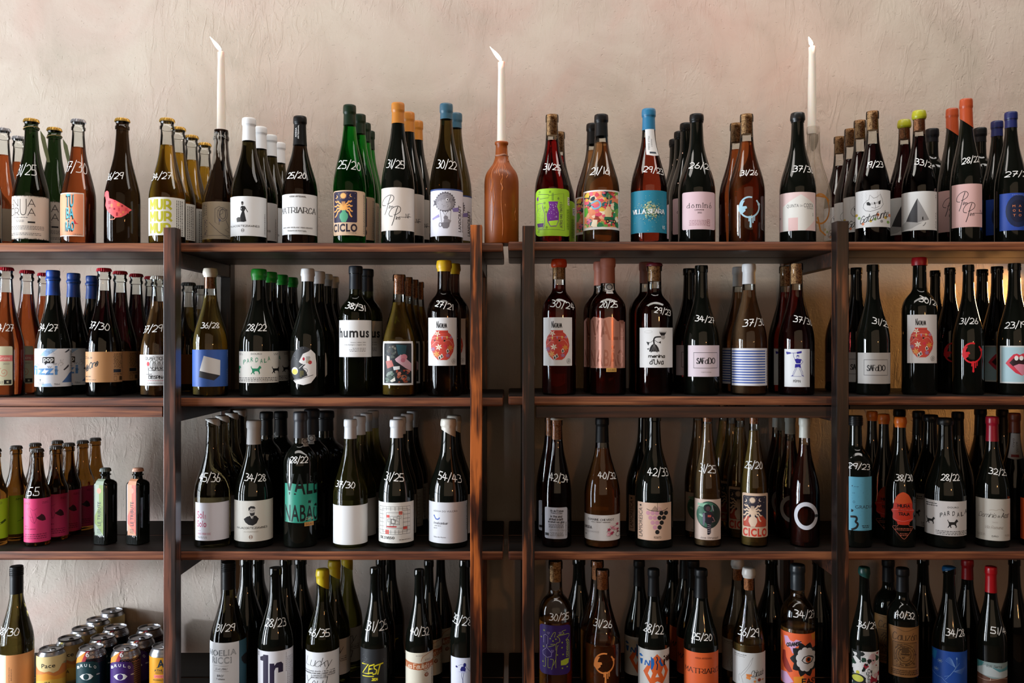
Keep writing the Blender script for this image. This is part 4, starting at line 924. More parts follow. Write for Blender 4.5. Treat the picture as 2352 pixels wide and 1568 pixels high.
def a_chev(a):
    a.S('DOMAINE CHEVROT', 706,1076,948,1094, 4.5, '#4a4648', thin=.6); a.S('PABLO VINCENT VIGNERONS', 735,1104,912,1112, 2, GR); a.S('SAKURA', 676,1150,742,1175, 5, '#5a5658', serif=True); a.T('BOURGOGNE ROSÉ', 680,1188,810,1208,'#b5b2b4'); a.tiny(676,1220,700,1240,1,GR)
    rnd = random.Random(8)
    for k in range(15):
        x, y = rnd.uniform(885,990), rnd.uniform(1115,1235); c = rnd.choice(['#b03a5c','#d98ba2','#8e2a44','#e3b6c0']); a.star(x, y, rnd.uniform(12,22), c, 5, .45, rnd.uniform(0,3))
    a.line([(880,1200),(930,1160),(985,1130)],3,'#7a3a44'); a.ring(985,1228,20,22,3,'#5a4a4c')
def a_lamo(a):
    a.T('LAMORESCA', 1188,978,1222,1252,K,rot=1); a.line([(1335,940),(1335,1000)],0.1,K)
    for i, (y, xs) in enumerate(((1022,(1275,1316,1357,1398,1440)),(1066,(1297,1338,1380,1421)),(1112,(1317,1358,1400)),(1156,(1338,1381)),(1200,(1360,)))):
        for x in xs: a.circ(x, y, 20, 21, '#c08a98' if x < 1360 else K)
    a.rect(1359,925,1362,1010,K); a.line([(1262,985),(1310,1000),(1410,1000),(1455,978)], 5, K, smooth=True)
    for k in range(5): a.line([(1305 + k*12,998),(1340 + k*5,955 + k*6)], 3.5, K)
    for r in (14, 24, 34): a.line([(1364 + r * math.cos(t), 998 - r * math.sin(t)) for t in [k * PI / 12 for k in range(7)]], 4, '#b98a92')
    a.star(1205,955,14,K,8,.4); a.T('ROSATO', 1330,1240,1395,1262,K)
def a_astro(a):
    a.circ(1845,1040,112,130,'#27332f',32); a.circ(1838,1036,104,120,'#3f6b58',32); blobs(a, 1745,930,1860,1060, ['#7fae94','#5d8f78','#8fbda3'], 14, 14, 34, 2)
    a.poly([(1850,1150),(1890,940),(1950,1000),(1948,1080),(1900,1150)], '#22302b'); a.circ(1835,975,36,38,'#16161c'); a.circ(1842,980,22,24,'#4a3238')
    a.poly([(1795,1020),(1870,1005),(1900,1060),(1895,1100),(1870,1120),(1868,1210),(1850,1228),(1835,1225),(1832,1130),(1800,1090)], '#1f1c26'); a.poly([(1790,1030),(1810,1020),(1815,1090),(1805,1140),(1795,1140)], '#6d6878'); a.rect(1838,1040,1870,1060,'#a8483a'); a.line([(1885,1060),(1905,1100),(1880,1105)],8,'#8f6a6a'); a.line([(1880,950),(1890,1000)],10,'#8f8a94')
    for k in range(5): a.line([(1838,1130 + k*18),(1866,1136 + k*18)],3,'#b9a8b0')
    a.S('José Stronaut'.replace('é', 'e'), 1770,1246,1935,1264, 2.6, '#5a4f4c', slant=0, gap=2)
def a_O(a): a.ring(1285,1050,97,112,39,'#c3c4cc',40)
def a_grad(a):
    a.T('GRADUAL', 430,948,606,980,'#26323a'); a.poly([(392,985),(415,995),(410,1010),(392,1015)], K); a.line([(392,1058),(435,1058),(445,1080),(435,1105),(455,1125),(440,1160),(400,1180)], 20, K, smooth=True); a.star(403,766,8,'#2c4f5e',5,.6); a.tiny(415,768,462,778,1,'#2c4f5e'); a.tiny(398,828,426,838,1,'#2c4f5e'); a.ring(418,918,9,9,3,'#2c4f5e'); a.tiny(492,1135,560,1165,2,K)
    rnd = random.Random(6)
    for k in range(40): a.circ(rnd.uniform(395,575), rnd.uniform(690,1150), 1.8, 1.8, '#2c4f5e', 6)
def a_miura(a):
    a.poly([(885,825),(930,845),(958,890),(970,935),(972,980),(986,1000),(975,1030),(975,1080),(945,1108),(935,1132),(838,1132),(826,1108),(788,1080),(788,1030),(772,1000),(790,980),(798,930),(812,885),(842,845)], '#c23320', smooth=True)
    a.poly([(885,828),(928,846),(955,890),(966,930),(940,925),(880,935),(820,930),(802,928),(815,885),(845,846)], '#cc5128', smooth=True); a.line([(778,998),(860,990),(982,998)],4,'#e07a78',smooth=True); a.line([(790,1080),(880,1100),(972,1080)],3,'#e07a78',smooth=True)
    a.S('MIURA', 834,942,945,969,7,'#2a0d0c'); a.T('BRANCO', 842,978,945,1004,'#962818',bold=1); a.S('TRAJA', 842,1018,942,1044,7,'#2a0d0c')
    a.line([(840,1132),(830,1150),(790,1150),(785,1160),(880,1262),(893,1268),(905,1262),(976,1160),(970,1150),(945,1150),(935,1132)], 4, '#b8604a'); a.tiny(805,1162,965,1190,2,'#b8604a'); a.tiny(850,1210,930,1240,2,'#b8604a')
def a_domi(a):
    a.line([(1700,1000),(1730,992),(1765,998),(1790,988),(1815,992),(1838,1000)],3,'#8a7868',smooth=True); a.line([(1815,980),(1838,1004)],4,K); a.S('Dominio', 1602,1024,1765,1066, 4, '#4a443e', slant=.5, gap=.8); a.S('do', 1778,1042,1800,1062, 3, '#4a443e', slant=.4); a.S('Acor', 1812,1020,1885,1066, 5, K, slant=.5)
    a.T('TINTO', 1728,1106,1782,1118,'#9a9188'); a.S('Vila Romana', 1665,1145,1830,1172, 2.6, '#8a7f74', slant=.5); a.T('DÃO', 1725,1232,1785,1250,K); a.tiny(1585,1220,1665,1245,2,'#9a9188'); a.tiny(1845,1225,1890,1245,2,'#9a9188')
# bottom shelf
def a_peach(a): a.rect(-60,1100,68,1600,'#c6cfb4'); a.T('AMORCHAS', 96,1330,110,1500,'#5a4338',rot=1); a.T('BRANCO', 120,1350,134,1480,'#5a4338',rot=1)
def a_noel(a):
    a.rect(877,1000,980,1700,'#2f5260'); a.T('NOELIA', 556,1135,846,1202,'#4c4f54',bold=2,tilt=-14); a.T('NOELIA', 560,1140,842,1198,'#b9bcc0',bold=0,tilt=-14); a.T('RICCI', 582,1216,792,1288,'#4c4f54',bold=2,tilt=-4); a.T('RICCI', 587,1222,788,1283,'#b9bcc0',bold=0,tilt=-4)
    a.rect(600,1312,760,1315,GR); a.rect(600,1374,760,1377,GR); a.S('Est.1941', 617,1338,745,1360, 3.2, '#55555c', slant=.3, serif=True); a.T("BRO'", 632,1410,706,1436,'#33343a',bold=1); a.S('Trebbiano', 624,1450,716,1468, 2.6, '#55555c', slant=.3); a.poly([(900,1245),(930,1225),(975,1215),(975,1370),(930,1330),(905,1285)], K)
def a_1r(a):
    c = '#2b233c'; a.poly([(1118,1225),(1150,1205),(1152,1190),(1208,1190),(1208,1620),(1150,1620),(1150,1262),(1120,1262)], c); a.poly([(1222,1285),(1275,1285),(1275,1310),(1300,1280),(1350,1272),(1372,1300),(1372,1388),(1318,1392),(1318,1335),(1290,1335),(1275,1370),(1275,1620),(1222,1620)], c)
    a.tiny(1400,1180,1412,1400,1,GR,rot=1); a.tiny(1415,1230,1480,1600,4,'#8a8690',rot=1); a.tiny(1095,1170,1108,1220,1,K,rot=1)
def a_lucky(a):
    a.S('Lucky', 1640,1222,1922,1350, 7, K, slant=.35, thin=.5, gap=.7, tilt=12); a.S('You!', 1645,1440,1875,1560, 7, K, slant=.35, thin=.5, gap=.7)
    for i, t in enumerate(('VIN DE FRANCE ENVOL / 75 CL / LY24','MIS EN BOUTEILLE PAR SARL LAURENT SAILLARD','41 PRODUIT DE FRANCE','CONTAINS SULFITES')): a.S(t, 1630 + (i > 1) * 60, 1366 + i*23, 1955 - (i > 2) * 80, 1379 + i*23, 2.6, '#3a3a3e', tilt=-8)
def a_zest(a):
    y = '#ddd02a'
    for P in ([(435,1250),(500,1245),(440,1350),(505,1345)], [(560,1245),(510,1262),(505,1290),(545,1290),(505,1300),(500,1340),(545,1335)], [(600,1250),(560,1265),(565,1290),(590,1305),(580,1345),(550,1350)], [(595,1252),(655,1240)], [(625,1250),(612,1300),(600,1350)]): a.line(P, 14, y)
    a.line([(440,1380),(555,1372)], 10, y); a.S('2024', 537,1392,600,1420, 7, y, slant=.3); rnd = random.Random(5)
    for k in range(24): a.circ(rnd.gauss(690,22), rnd.gauss(1222,20), rnd.uniform(1,6), rnd.uniform(1,6), '#4c4e50', 6)
    for k in range(20): a.circ(rnd.gauss(465,14), rnd.gauss(1190,30), rnd.uniform(1,5), rnd.uniform(1,5), '#5c5e62', 6)
def a_feu(a):
    b = '#b0653c'; a.poly([(903,1215),(1050,1235),(1197,1218),(1197,1290),(1050,1308),(903,1290)], b); a.S('Les Feuillettes', 914,1240,1186,1292, 7, '#ead9c2', thin=.6, gap=1.2); a.line([(1068,1215),(1085,1170),(1130,1145),(1190,1125)], 5, b, smooth=True); a.ring(1118,1272,44,44,5,'#8a4a28'); a.T('2023', 1106,1192,1163,1212,GR); a.circ(1126,1362,22,22,'#8a4a28'); a.ring(1128,1360,9,9,4,'#e6dfcf'); a.tiny(1100,1328,1145,1340,1,GR); a.tiny(1010,1148,1085,1158,1,GR); a.tiny(1178,1300,1188,1600,1,K,rot=1)
def a_ballet(a):
    b = '#22226e'; a.circ(1540,1250,16,22,b); a.poly([(1505,1270),(1535,1262),(1552,1290),(1545,1330),(1500,1325),(1492,1300)], b); a.poly([(1440,1270),(1455,1260),(1470,1278),(1450,1285)], b); a.line([(1470,1262),(1500,1245),(1530,1250)],3,b); a.line([(1550,1262),(1575,1300),(1600,1325)],3,b); a.poly([(1470,1322),(1520,1315),(1570,1325),(1520,1340)], '#b8bada'); a.line([(1510,1335),(1505,1370),(1518,1410),(1520,1470)],4,b); a.line([(1530,1335),(1520,1400),(1522,1470)],4,b)
def a_desf(a):
    y, w_ = '#a9b83a', '#b3a8d4'; a.T('DESFARRAPO', 566,985,592,1175,y,rot=1)
    a.line([(325,1020),(325,945),(345,930),(370,945),(370,1025),(355,1040),(352,1075),(315,1115),(320,1150),(360,1175),(405,1160),(410,1120),(365,1075),(360,1040)], 4, w_)
    for P in ([(345,1180),(345,1270),(320,1278)], [(372,1180),(372,1278),(395,1280)], [(375,1060),(430,1040),(445,1025),(400,1030)], [(455,1090),(460,1020),(495,1000),(490,960),(470,940),(585,925),(590,960),(560,990),(595,1010),(600,1210)], [(455,1280),(455,1180),(468,1060),(480,1040)], [(410,1300),(430,1200),(395,1190)], [(430,1250),(455,1190)], [(480,925),(540,915),(520,890),(560,880)], [(405,950),(430,905),(450,900),(440,950)]): a.line(P, 4.5, y, smooth=True)
    a.poly([(508,1205),(560,1190),(592,1190),(590,1240),(560,1258),(508,1255)], y)
    for x, z in ((395,968),(425,992),(455,970),(325,1065),(522,1010),(520,1065),(532,1140),(470,1140),(525,1288),(575,1280),(330,890),(300,970),(318,1230)): a.star(x, z, 13, y, 6, .3)
    for x, z in ((500,905),(420,1100),(375,910)): a.line([(x,z+14),(x-14,z-4),(x-6,z-12),(x,z-2),(x+8,z-12),(x+14,z-4),(x,z+14)], 3, w_)
    a.circ(400,1330,0.1,0.1,y,4)
def a_ind(a):
    o, b = '#d8622c', '#1d63ad'; a.poly([(1548,1132),(1612,1205),(1665,1330),(1610,1449),(1590,1500),(1500,1500),(1470,1449),(1402,1330),(1480,1205)], o); a.poly([(1475,1285),(1500,1340),(1480,1398),(1450,1345)], '#d9d8d4'); a.poly([(1615,1275),(1632,1325),(1618,1385),(1595,1335)], '#d9d8d4'); a.poly([(1550,1338),(1570,1380),(1530,1382)], '#d9d8d4'); a.poly([(1520,1445),(1550,1425),(1590,1445)], '#d9d8d4')
    a.poly([(1365,1205),(1398,1200),(1390,1260),(1375,1262)], b); a.poly([(1358,1165),(1375,1150),(1402,1172),(1375,1182)], b); a.poly([(1412,1265),(1420,1210),(1435,1205),(1458,1245),(1465,1200),(1478,1205),(1470,1265),(1452,1262),(1430,1225),(1428,1262)], b); a.poly([(1482,1160),(1515,1190),(1520,1240),(1500,1300),(1482,1300)], b)
    a.line([(1545,1165),(1552,1195),(1540,1220),(1552,1250),(1545,1300)], 12, '#1d2c4c', smooth=True); a.poly([(1590,1170),(1565,1215),(1590,1265),(1618,1265),(1590,1215)], b); a.circ(1625,1165,9,10,K); a.rect(1616,1195,1632,1262,K); a.star(1664,1195,46,K,12,.5)
def a_matr2(a): a.S('MATRIARCA', 1858,1290,2225,1342, 9, '#2c1c14', serif=True, thin=.35); a.S('ADEGA ARTESANAL', 1962,1170,2140,1186, 3, '#8a4022')
def a_chin(a):
    c = '#77757a'; a.line([(965,1265),(940,1300),(905,1370),(830,1465),(812,1490),(830,1500),(880,1440),(940,1350),(965,1265)], 3, c); a.line([(812,1470),(800,1490),(805,1560)],4,c); a.line([(830,1500),(850,1570)],4,c); a.S('Chinado', 942,1412,1085,1480, 5, K, slant=.35, gap=1.1, tilt=-18); a.line([(955,1495),(1065,1470)],5,K)
    blobs(a, 885,1462,965,1530, ['#d98a4a','#cf7a3c'], 4, 16, 34, 4); 
    for x, y, r, q in ((985,1545,14,'#d98a4a'),(1037,1530,19,'#8a3a2a'),(1075,1532,10,'#b5743c'),(990,1505,7,'#d98a4a')): a.circ(x, y, r, r, q)
    a.tiny(745,1240,890,1252,1,K); a.tiny(745,1262,870,1272,1,GR)
def a_easy(a):
    a.poly([(1330,1040),(1370,1035),(1400,1080),(1440,1090),(1470,1060),(1525,1075),(1540,1110),(1460,1150),(1480,1200),(1430,1230),(1400,1170),(1345,1140)], '#c79bc0'); a.poly([(1315,1215),(1345,1210),(1355,1290),(1375,1330),(1430,1440),(1385,1460),(1330,1410),(1308,1330)], '#8c2c22'); a.poly([(1295,1470),(1360,1460),(1440,1560),(1330,1620),(1295,1560)], '#c79bc0'); a.poly([(1440,1500),(1550,1480),(1590,1620),(1450,1620)], '#dc8a2c'); a.poly([(1293,1060),(1310,1090),(1300,1180),(1293,1200)], '#dc8a2c'); a.poly([(1640,1000),(1685,990),(1685,1070),(1660,1080)], '#dc8a2c')
    P = []
    for k in range(40): t = 2*PI*k/40; r = 1 + .13 * math.cos(10 * t); P.append((1575 + 158 * r * math.cos(t), 1290 + 185 * r * math.sin(t)))
    a.poly(P, K)
    for k in range(10): t = 2*PI*k/10 + .15; a.circ(1582 + 78 * math.cos(t), 1288 + 100 * math.sin(t), 38, 44, '#cfcac8', 16)
    a.circ(1590,1290,75,80,'#cfcac8',20); a.poly([(1530,1300),(1560,1255),(1610,1240),(1655,1255),(1672,1280),(1650,1325),(1600,1345),(1560,1330)], K); a.poly([(1542,1300),(1570,1262),(1610,1250),(1660,1280),(1640,1318),(1600,1332),(1565,1322)], '#cfcac8'); a.circ(1610,1292,32,36,'#b5521f'); a.circ(1612,1290,18,22,K)
    a.S('ORANGE', 1362,1100,1525,1140, 12, K, tilt=-42, gap=1.4); a.S('EASY', 1540,1516,1690,1572, 14, K, gap=1.3)
def a_hip(a):
    a.rect(467,1115,560,1300,'#0e1512'); blobs(a, 560,1115,757,1560, ['#1a1e1c','#d5d2cf','#c7a5a8','#8e2230','#d8d6d2','#234032'], 46, 14, 44, 21); blobs(a, 467,1150,640,1560, ['#131816','#d9d7d4','#1d3a2c','#131816'], 26, 16, 42, 5)
    a.circ(490,1305,22,24,'#d9d7d4'); a.circ(560,1308,24,26,'#d9d7d4'); a.circ(525,1345,48,45,'#d9d7d4'); a.poly([(508,1360),(520,1345),(545,1350),(548,1378),(510,1385)], '#c2b82e'); a.circ(530,1435,84,55,K); a.circ(528,1432,62,38,'#c2c04a'); a.poly([(475,1210),(500,1185),(558,1235),(520,1275)], '#d9d7d4'); a.rect(628,1300,668,1560,'#cfcccb'); a.T('HIPPO', 632,1312,664,1500,K,bold=1,rot=1); a.poly([(660,1420),(700,1440),(735,1400),(735,1470),(700,1450),(665,1470)], '#8e1f34')
def a_cauz(a):
    c = '#3a2614'; a.line([(870,868),(960,880),(1050,905),(1140,880),(1200,868)],4,c,smooth=True); a.S('Cauzon', 912,925,1172,1004, 9, c, thin=.35, gap=1.2); a.line([(1128,940),(1138,925)],5,c); a.frame(912,1030,1168,1300,6,c); a.rect(918,1036,1162,1294,'#7a5630')
    for r in (118, 96, 70): a.ring(1042,1165,r*.98,r,6,c)
    rnd = random.Random(3)
    for k in range(60): x, y = rnd.uniform(930,1150), rnd.uniform(1050,1285); a.line([(x,y),(x + rnd.uniform(-22,22), y + rnd.uniform(-16,16))], 6, rnd.choice([c, '#4c341c', '#9a7548']))
    a.rect(1010,1080,1085,1140,'#4c341c'); a.rect(1000,1150,1095,1162,c); a.tiny(890,1325,1180,1385,3,c)
def a_blue(a):
    c = '#6c93cf'; 
    for k in range(9): a.line([(1600,1300),(1490 + k*9, 1200 - k*2 + (k-4)**2 * 2)], 2.5, c)
    for k in range(9): a.line([(1570,1340),(1700 - k*4, 1300 + k*9)], 2.5, '#5a7fc0')
    for cx, y in ((1430,1250),(1390,1350)):
        for k in range(8): t = k * .8; a.line([(cx,y),(cx + 28*math.cos(t), y + 24*math.sin(t))], 3, '#8fa9bd')
    a.circ(1612,1200,8,14,c); a.line([(1612,1215),(1610,1280),(1560,1360),(1490,1440)],4,c,smooth=True); a.line([(1640,1250),(1540,1390),(1480,1410)],3,c); a.line([(1340,1385),(1400,1420),(1450,1430),(1500,1470),(1600,1500)],4,c,smooth=True); a.poly([(1340,1130),(1400,1150),(1380,1250),(1340,1230)], '#1d6a9c')
def a_sierra(a):
    a.poly([(1840,1240),(1915,1258),(1880,1320),(1840,1330)], '#3f7c80'); a.poly([(1840,1330),(1920,1290),(2010,1300),(2170,1350),(2168,1420),(2010,1405),(1840,1390)], '#a8b0b0'); a.poly([(1990,1300),(2100,1320),(2168,1290),(2168,1330),(2080,1350)], '#4f8288'); a.poly([(1838,1385),(1900,1400),(2000,1425),(2168,1410),(2168,1700),(1838,1700)], '#5c3a2c'); a.line([(1840,1440),(1950,1450),(2100,1420),(2168,1440)],4,'#b59a88',smooth=True); a.line([(1980,1450),(1985,1425)],4,'#d0c0b0'); a.S('R.N. Sierra', 1940,1278,2105,1305, 3.4, '#3c4448', slant=.3)
FOIL = mat('pink_foil', '#cf9482', .28, .55); FOIL2 = mat('pink_foil_relief', '#b97a68', .22, .6); TEAL = mat('teal_print', '#2c8f78', .4)
CGOLD, CSIL = '#b08a3c', '#8e8e92'
WHITE, IVORY = '#e2e2e2', '#dcd8cf'

# ================================================================ the bottles, shelf by shelf
ROSE, ROSE2, RED, AMB, GOLD, PALE, ORG, ORG2 = (.62,.14,.04), (.60,.08,.035), (.42,.012,.012), (.80,.38,.14), (.82,.44,.04), (.62,.55,.20), (.85,.20,.04), (.62,.13,.03)
OLIVE, GREENG, OLIVE2 = ('tint', (.16,.12,.035)), ('tint', (.006,.24,.018)), ('tint', (.10,.10,.035))
D = ('dark',)
def string_tag(root, rf, R, H, zz):
    z = H - .022; r = rf(z) + .0008; tw = mat('twine', '#a98a55', .8); bm = bmesh.new(); n = 30
    ring = []
    for k in range(n):
        t = 2*PI*k/n; c = Vector((r * math.sin(t), -r * math.cos(t), z + .003 * math.sin(t + 1)))
        ring.append([bm.verts.new(c + Vector((math.sin(t) * math.cos(q) * .0007, -math.cos(t) * math.cos(q) * .0007, math.sin(q) * .0007))) for q in [j * PI / 2.5 for j in range(5)]])
    for k in range(n):
        for j in range(5): bm.faces.new((ring[k][j], ring[(k+1) % n][j], ring[(k+1) % n][(j+1) % 5], ring[k][(j+1) % 5]))
    link('string', tomesh(bm, 'string'), tw, root)
    bm = bmesh.new(); P = [(.0, 0), (.012, -.016), (.016, -.035), (.024, -.075), (.017, -.076), (.008, -.045), (.002, -.02)]
    vs = [[bm.verts.new((r + .001 + x * .9, .004 + o + x * .15, z + y)) for x, y in P] for o in (0, .0006)]
    bm.faces.new(vs[0]); bm.faces.new(vs[1][::-1])
    for k in range(len(P)): bm.faces.new((vs[0][k], vs[0][(k+1) % len(P)], vs[1][(k+1) % len(P)], vs[1][k]))
    link('hang_tag', tomesh(bm, 'hang_tag', False), mat('tag_card', '#6f7a55', .6), root)
def t_strip(a):
    a.T('DÃO', 1925,320,1942,400,'#5b2a26',rot=2); a.tiny(1950,350,1966,450,2,'#4a4644',rot=1); a.rect(1920,468,1966,492,'#8f2a26'); return [(1908,268),(1986,272),(1984,500),(1943,515),(1902,500)]
B = bottle
# ---- top shelf
B(0,-36,272,84,'champagne',('clear',ROSE,337),('crown',CSIL),'clear sparkling rose bottle with silver crown cap','edge-of-photo scroll print',(A1,-180,1000,16,1330,'#b9a38c'),None,None,(8,43), pos='rose bottle with silver crown cap cut off by the left photo edge, top shelf')
B(0,72,271,90,'champagne',('tint',(.012,.028,.008)),('crown',CGOLD),'dark green bottle with gold crown cap','torn-edged cream label',(A1,105,930,475,1353,'#cfc2b5'),a_nua,('31/25',63,389,42,32,0),(125,), extra=string_tag)
B(0,180,272,83,'champagne',('clear',ROSE,337),('crown',CSIL),'clear rose bottle with silver crown cap','salmon label and blue letters',(A1,570,902,818,1325,'#e8dcd2'),a_tub,('37/30',174,382,50,32,4))
B(0,281,270,85,'champagne',('tint',(.03,.016,.007)),('crown',CGOLD),'dark brown bottle with gold crown cap','red patchwork bird print',(A1,1010,870,1290,1170,'#ffffff','none'),a_bird,('36/29',265,404,38,20,-2))
B(0,384,270,86,'champagne',('clear',GOLD,332),('crown',CGOLD),'clear golden wine bottle with gold crown cap','white label of green lettering',(A2,45,945,398,1316,'#dedcd4'),a_mur,('34/27',373,404,44,20,-3),(410,440,470))
B(0,572,269,85,'burgundy',('tint',(.045,.036,.012)),('cap','#dcdee0',322),'dark bottle with white capsule','lady and basket label',(A2,838,937,1195,1322,WHITE),a_woman,None,(598,622,642))
B(0,689,265,82,'burgundy',('tint',(.035,.018,.010)),('cap','#060607',332),'dark bottle with lettered black capsule','white label in thin capitals',(A2,1342,914,1688,1308,WHITE),a_matri,('25/20',682,403,41,18,0), extra=capsule_text('ADEGA', 679, 287, 687, 319, '#e8e8e8', 'ARTESANAL'))
B(0,803,239,76,'alsace',GREENG,('cap','#06200c',286),'bright green slender bottle','orange plant and vase label',(A3,186,915,476,1330,'#d3b496','rr'),a_ciclo1,('25/20',802,379,50,25,4),(826,838,848),gtop='green glass')
B(0,914,234,77,'alsace',D,('cap','#b3701f',282),'dark slender bottle with ochre capsule','cream label signed in black script',(A3,628,888,932,1285,'#dfd5cc'),a_pim1,('31/25',909,377,40,24,4),(938,958))
B(0,1025,236,77,'alsace',('tint',(.10,.07,.02)),('cap','#2a5468',272),'olive slender bottle with teal capsule','white puffer fish balloon label',(A3,1083,900,1384,1336,'#dcdce6'),a_land,('30/22',1026,378,44,25,4),(1047,))
B(0,1268,262,80,'burgundy',('clear',RED,321),('cork','',308),'red wine bottle with bare cork','lime label and purple carafe',(A4,124,898,440,1335,'#98c62c','rrb'),a_green,('31/25',1268,383,38,18,4),(None,1284))
B(0,1381,261,84,'burgundy',('clear',(.80,.40,.17),326),('cap','#070708',311),'pale amber bottle with black capsule','crowded colourful cartoon label',(A4,563,912,905,1275,'#e6e2dc'),a_color,('21/16',1378,392,42,22,0),(1362,))
B(0,1490,248,84,'burgundy',('clear',ROSE2,315),('cap','#1c6c93',297),'rose bottle with blue capsule','teal label with pale speckled cloud',(A4,1003,915,1330,1305,'#1f7d98'),a_seara,('29/23',1500,391,44,18,6), tagart=(A4,320,t_seara,'#dcdcdc'))
B(0,1600,260,86,'burgundy',D,('cap','#040405',280),'black bottle with black capsule','pale pink rounded label',(A4,1477,928,1775,1275,'#dfc2ca','rr'),a_domino,('26/21',1606,380,46,18,4),(1577,1563,1551))
B(0,1715,261,84,'burgundy',('clear',(.68,.18,.05),324),('cork','',305),'amber red bottle with stamped cork','pale blue dripping ring print',(A5,700,900,1100,1300,'#ffffff','none'),lambda a: orbit(a,888,1070,88,'#a4cbdc'),('31/26',1720,397,38,15,0),(1691,))
B(0,1832,257,85,'burgundy',D,('wax','#090b0d',279),'black bottle with black wax top','pink label and white house',(A5,1160,930,1497,1285,'#dfc4c1'),a_quinta,('37/30',1843,388,44,18,2))
B(0,2004,254,82,'burgundy',('clear',(.03,.004,.006),330),('cork','',296),'dark red bottle with printed cork','cat face label with dots',(A6,421,910,743,1252,'#cfcfcf'),a_cat,('19/23',2010,377,35,18,0),(1975,1953,1928))
B(0,2111,252,82,'burgundy',('clear',(.03,.004,.006),312),('corkwax','d',298,'#a3a41c',272),'dark red bottle with yellow wax over cork','grey pyramid label',(A6,845,922,1171,1280,'#cdcdcb'),a_pyr,('33/27',2122,375,42,18,14),(2077,))
B(0,2219,225,77,'alsace',D,('wax','#a9451e',282,-12),'tall black bottle with slanted orange wax','pink label signed in black script',(A6,1310,853,1589,1252,'#d6aeaa'),a_pim2,('28/22',2229,367,38,18,-6),(2187,))
B(0,2322,255,80,'alsace',D,('cap','#0c1a54',292),'black bottle with blue capsule','blue label with orange letters',(A6,1752,938,2110,1282,'#24469f'),a_malo,('27/21',2333,400,50,16,0),(2290,))
B(0,2141,294,76,'bordeaux',D,('cap','#07070d',325),'plain','plain',None,None,None,(),d=D0+STEP*2, pos='dark bottle with navy capsule standing behind the grey pyramid label bottle')
B(0,2251,292,76,'bordeaux',D,('cap','#07070b',325),'plain','plain',None,None,None,(),d=D0+STEP*2, pos='plain dark bottle standing in the gap between pink script and blue labels')
# ---- second shelf
B(1,14,613,88,'champagne',('clear',ROSE,671),('crown','#b3182a'),'rose bottle with red crown cap','cream label with a spiral',(B1,-90,888,118,1258,'#c9c5a6','rr'),a_grains,('34/27',10,752,42,20,2),(62,102))
B(1,122,620,86,'champagne',D,('cap','#1f4fa8',678,0,.35),'dark bottle with blue foil','white and blue brushstroke label',(B1,327,910,683,1272,'#dfe2ea'),a_pop,('34/27',112,752,42,20,2),(169,212))
B(1,239,615,85,'champagne',('clear',(.035,.004,.006),667),('crown','#b3182a'),'dark red wine bottle with red crown cap','kraft brown label',(B1,808,940,1165,1230,'#b8875a'),a_kraft,('37/30',229,748,44,20,6),(276,313,347))
B(1,363,633,84,'champagne',('clear',(.70,.36,.14),692),('crown','#c9c5ba'),'amber bottle with white crown cap','white balloon drawing label',(B1,1323,968,1680,1260,WHITE),a_quart,('37/29',352,755,44,20,-4),(), pos='amber bottle with white crown cap half hidden by the left post, second shelf')
for i, (px_, k, s) in enumerate(((433,2,'nearer'),(462,3,'farther'))):
    B(1,px_,(648,655)[i],80,'champagne',('clear',(.35,.22,.05),(705,710)[i]),('crown','#4a4a48'),'x','x',(B2,160 if i == 0 else 300,965,330 if i == 0 else 420,1245,'#b5762e'),None,None,(),d=D0+STEP*k, pos='%s of two amber crown-capped bottles behind the blue label with white block' % s)
B(1,483,615,83,'burgundy',('clear',(.82,.58,.16),678),('corkwax','d',662,'#dcd6c6',636),'yellow wine bottle with cream wax over cork','blue label and white block',(B2,298,920,637,1271,'#3c62b0'),a_cube,('36/28',483,747,40,16,0))
B(1,595,617,92,'burgundy',D,('wax','#1f9a2e',643),'black bottle with green wax','cream label of a green dog',(B2,736,936,1125,1235,'#d9d5cd'),a_pard1,('28/22',590,752,44,20,0),(620,646,669))
B(1,707,616,80,'burgundy',D,('wax','#dedede',646),'black bottle with white wax','oval label of a pale figure',(B2,1230,890,1472,1255,'#29292c','oval'),a_tongue,None,(732,750,765))
B(1,817,610,76,'bordeaux',('tint',(.07,.09,.03)),('cap','#1a1f26',664),'olive square-shouldered bottle with black capsule','white label in heavy lowercase',(B3,158,640,466,990,WHITE),a_humus,('38/31',816,704,44,18,8),(843,))
B(1,917,630,80,'burgundy',('clear',(.86,.54,.10),694),('cork','d',675),'golden bottle with tall cork','dark still life photo label',(B3,577,840,860,1256,WHITE),a_photo,None,(934,948,961))
B(1,1020,597,78,'bordeaux',('tint',(.07,.03,.02)),('wax','#d9ad1c',623),'black bottle with yellow wax','white red-vase label',(B3,1008,616,1273,1072,WHITE),a_nat1,('27/21',1020,701,40,18,10),(1041,))
B(1,1284,594,78,'bordeaux',('clear',(.55,.05,.04),654),('corkwax','',640,'#d8491c',614),'deep rose bottle with orange wax over cork','white red-vase label',(B4,283,614,550,1072,WHITE),a_nat2,('30/24',1291,700,52,20,8))
B(1,1396,592,84,'bordeaux',('clear',(.60,.09,.05),670),('cap','#b9705a',650,0,.5),'rose bottle with salmon capsule and seal','pink metallic relief label',(B4,728,605,1052,1132,FOIL,[(728,640),(760,605),(800,615),(850,625),(900,610),(940,612),(980,650),(1052,655),(1052,1095),(728,1095)]),a_emb,('20/25',1398,699,40,18,0),(1380,),tagart=(B4,395,seal(B4,905,325),'#d9d7d5'))
B(1,1503,603,84,'bordeaux',('clear',(.20,.02,.02),662),('corkwax','',645,'#5a1722',611),'dark red bottle with maroon wax over cork','white label, girl in black',(B4,1195,711,1504,1090,WHITE),a_menina,('29/23',1521,715,36,17,8))
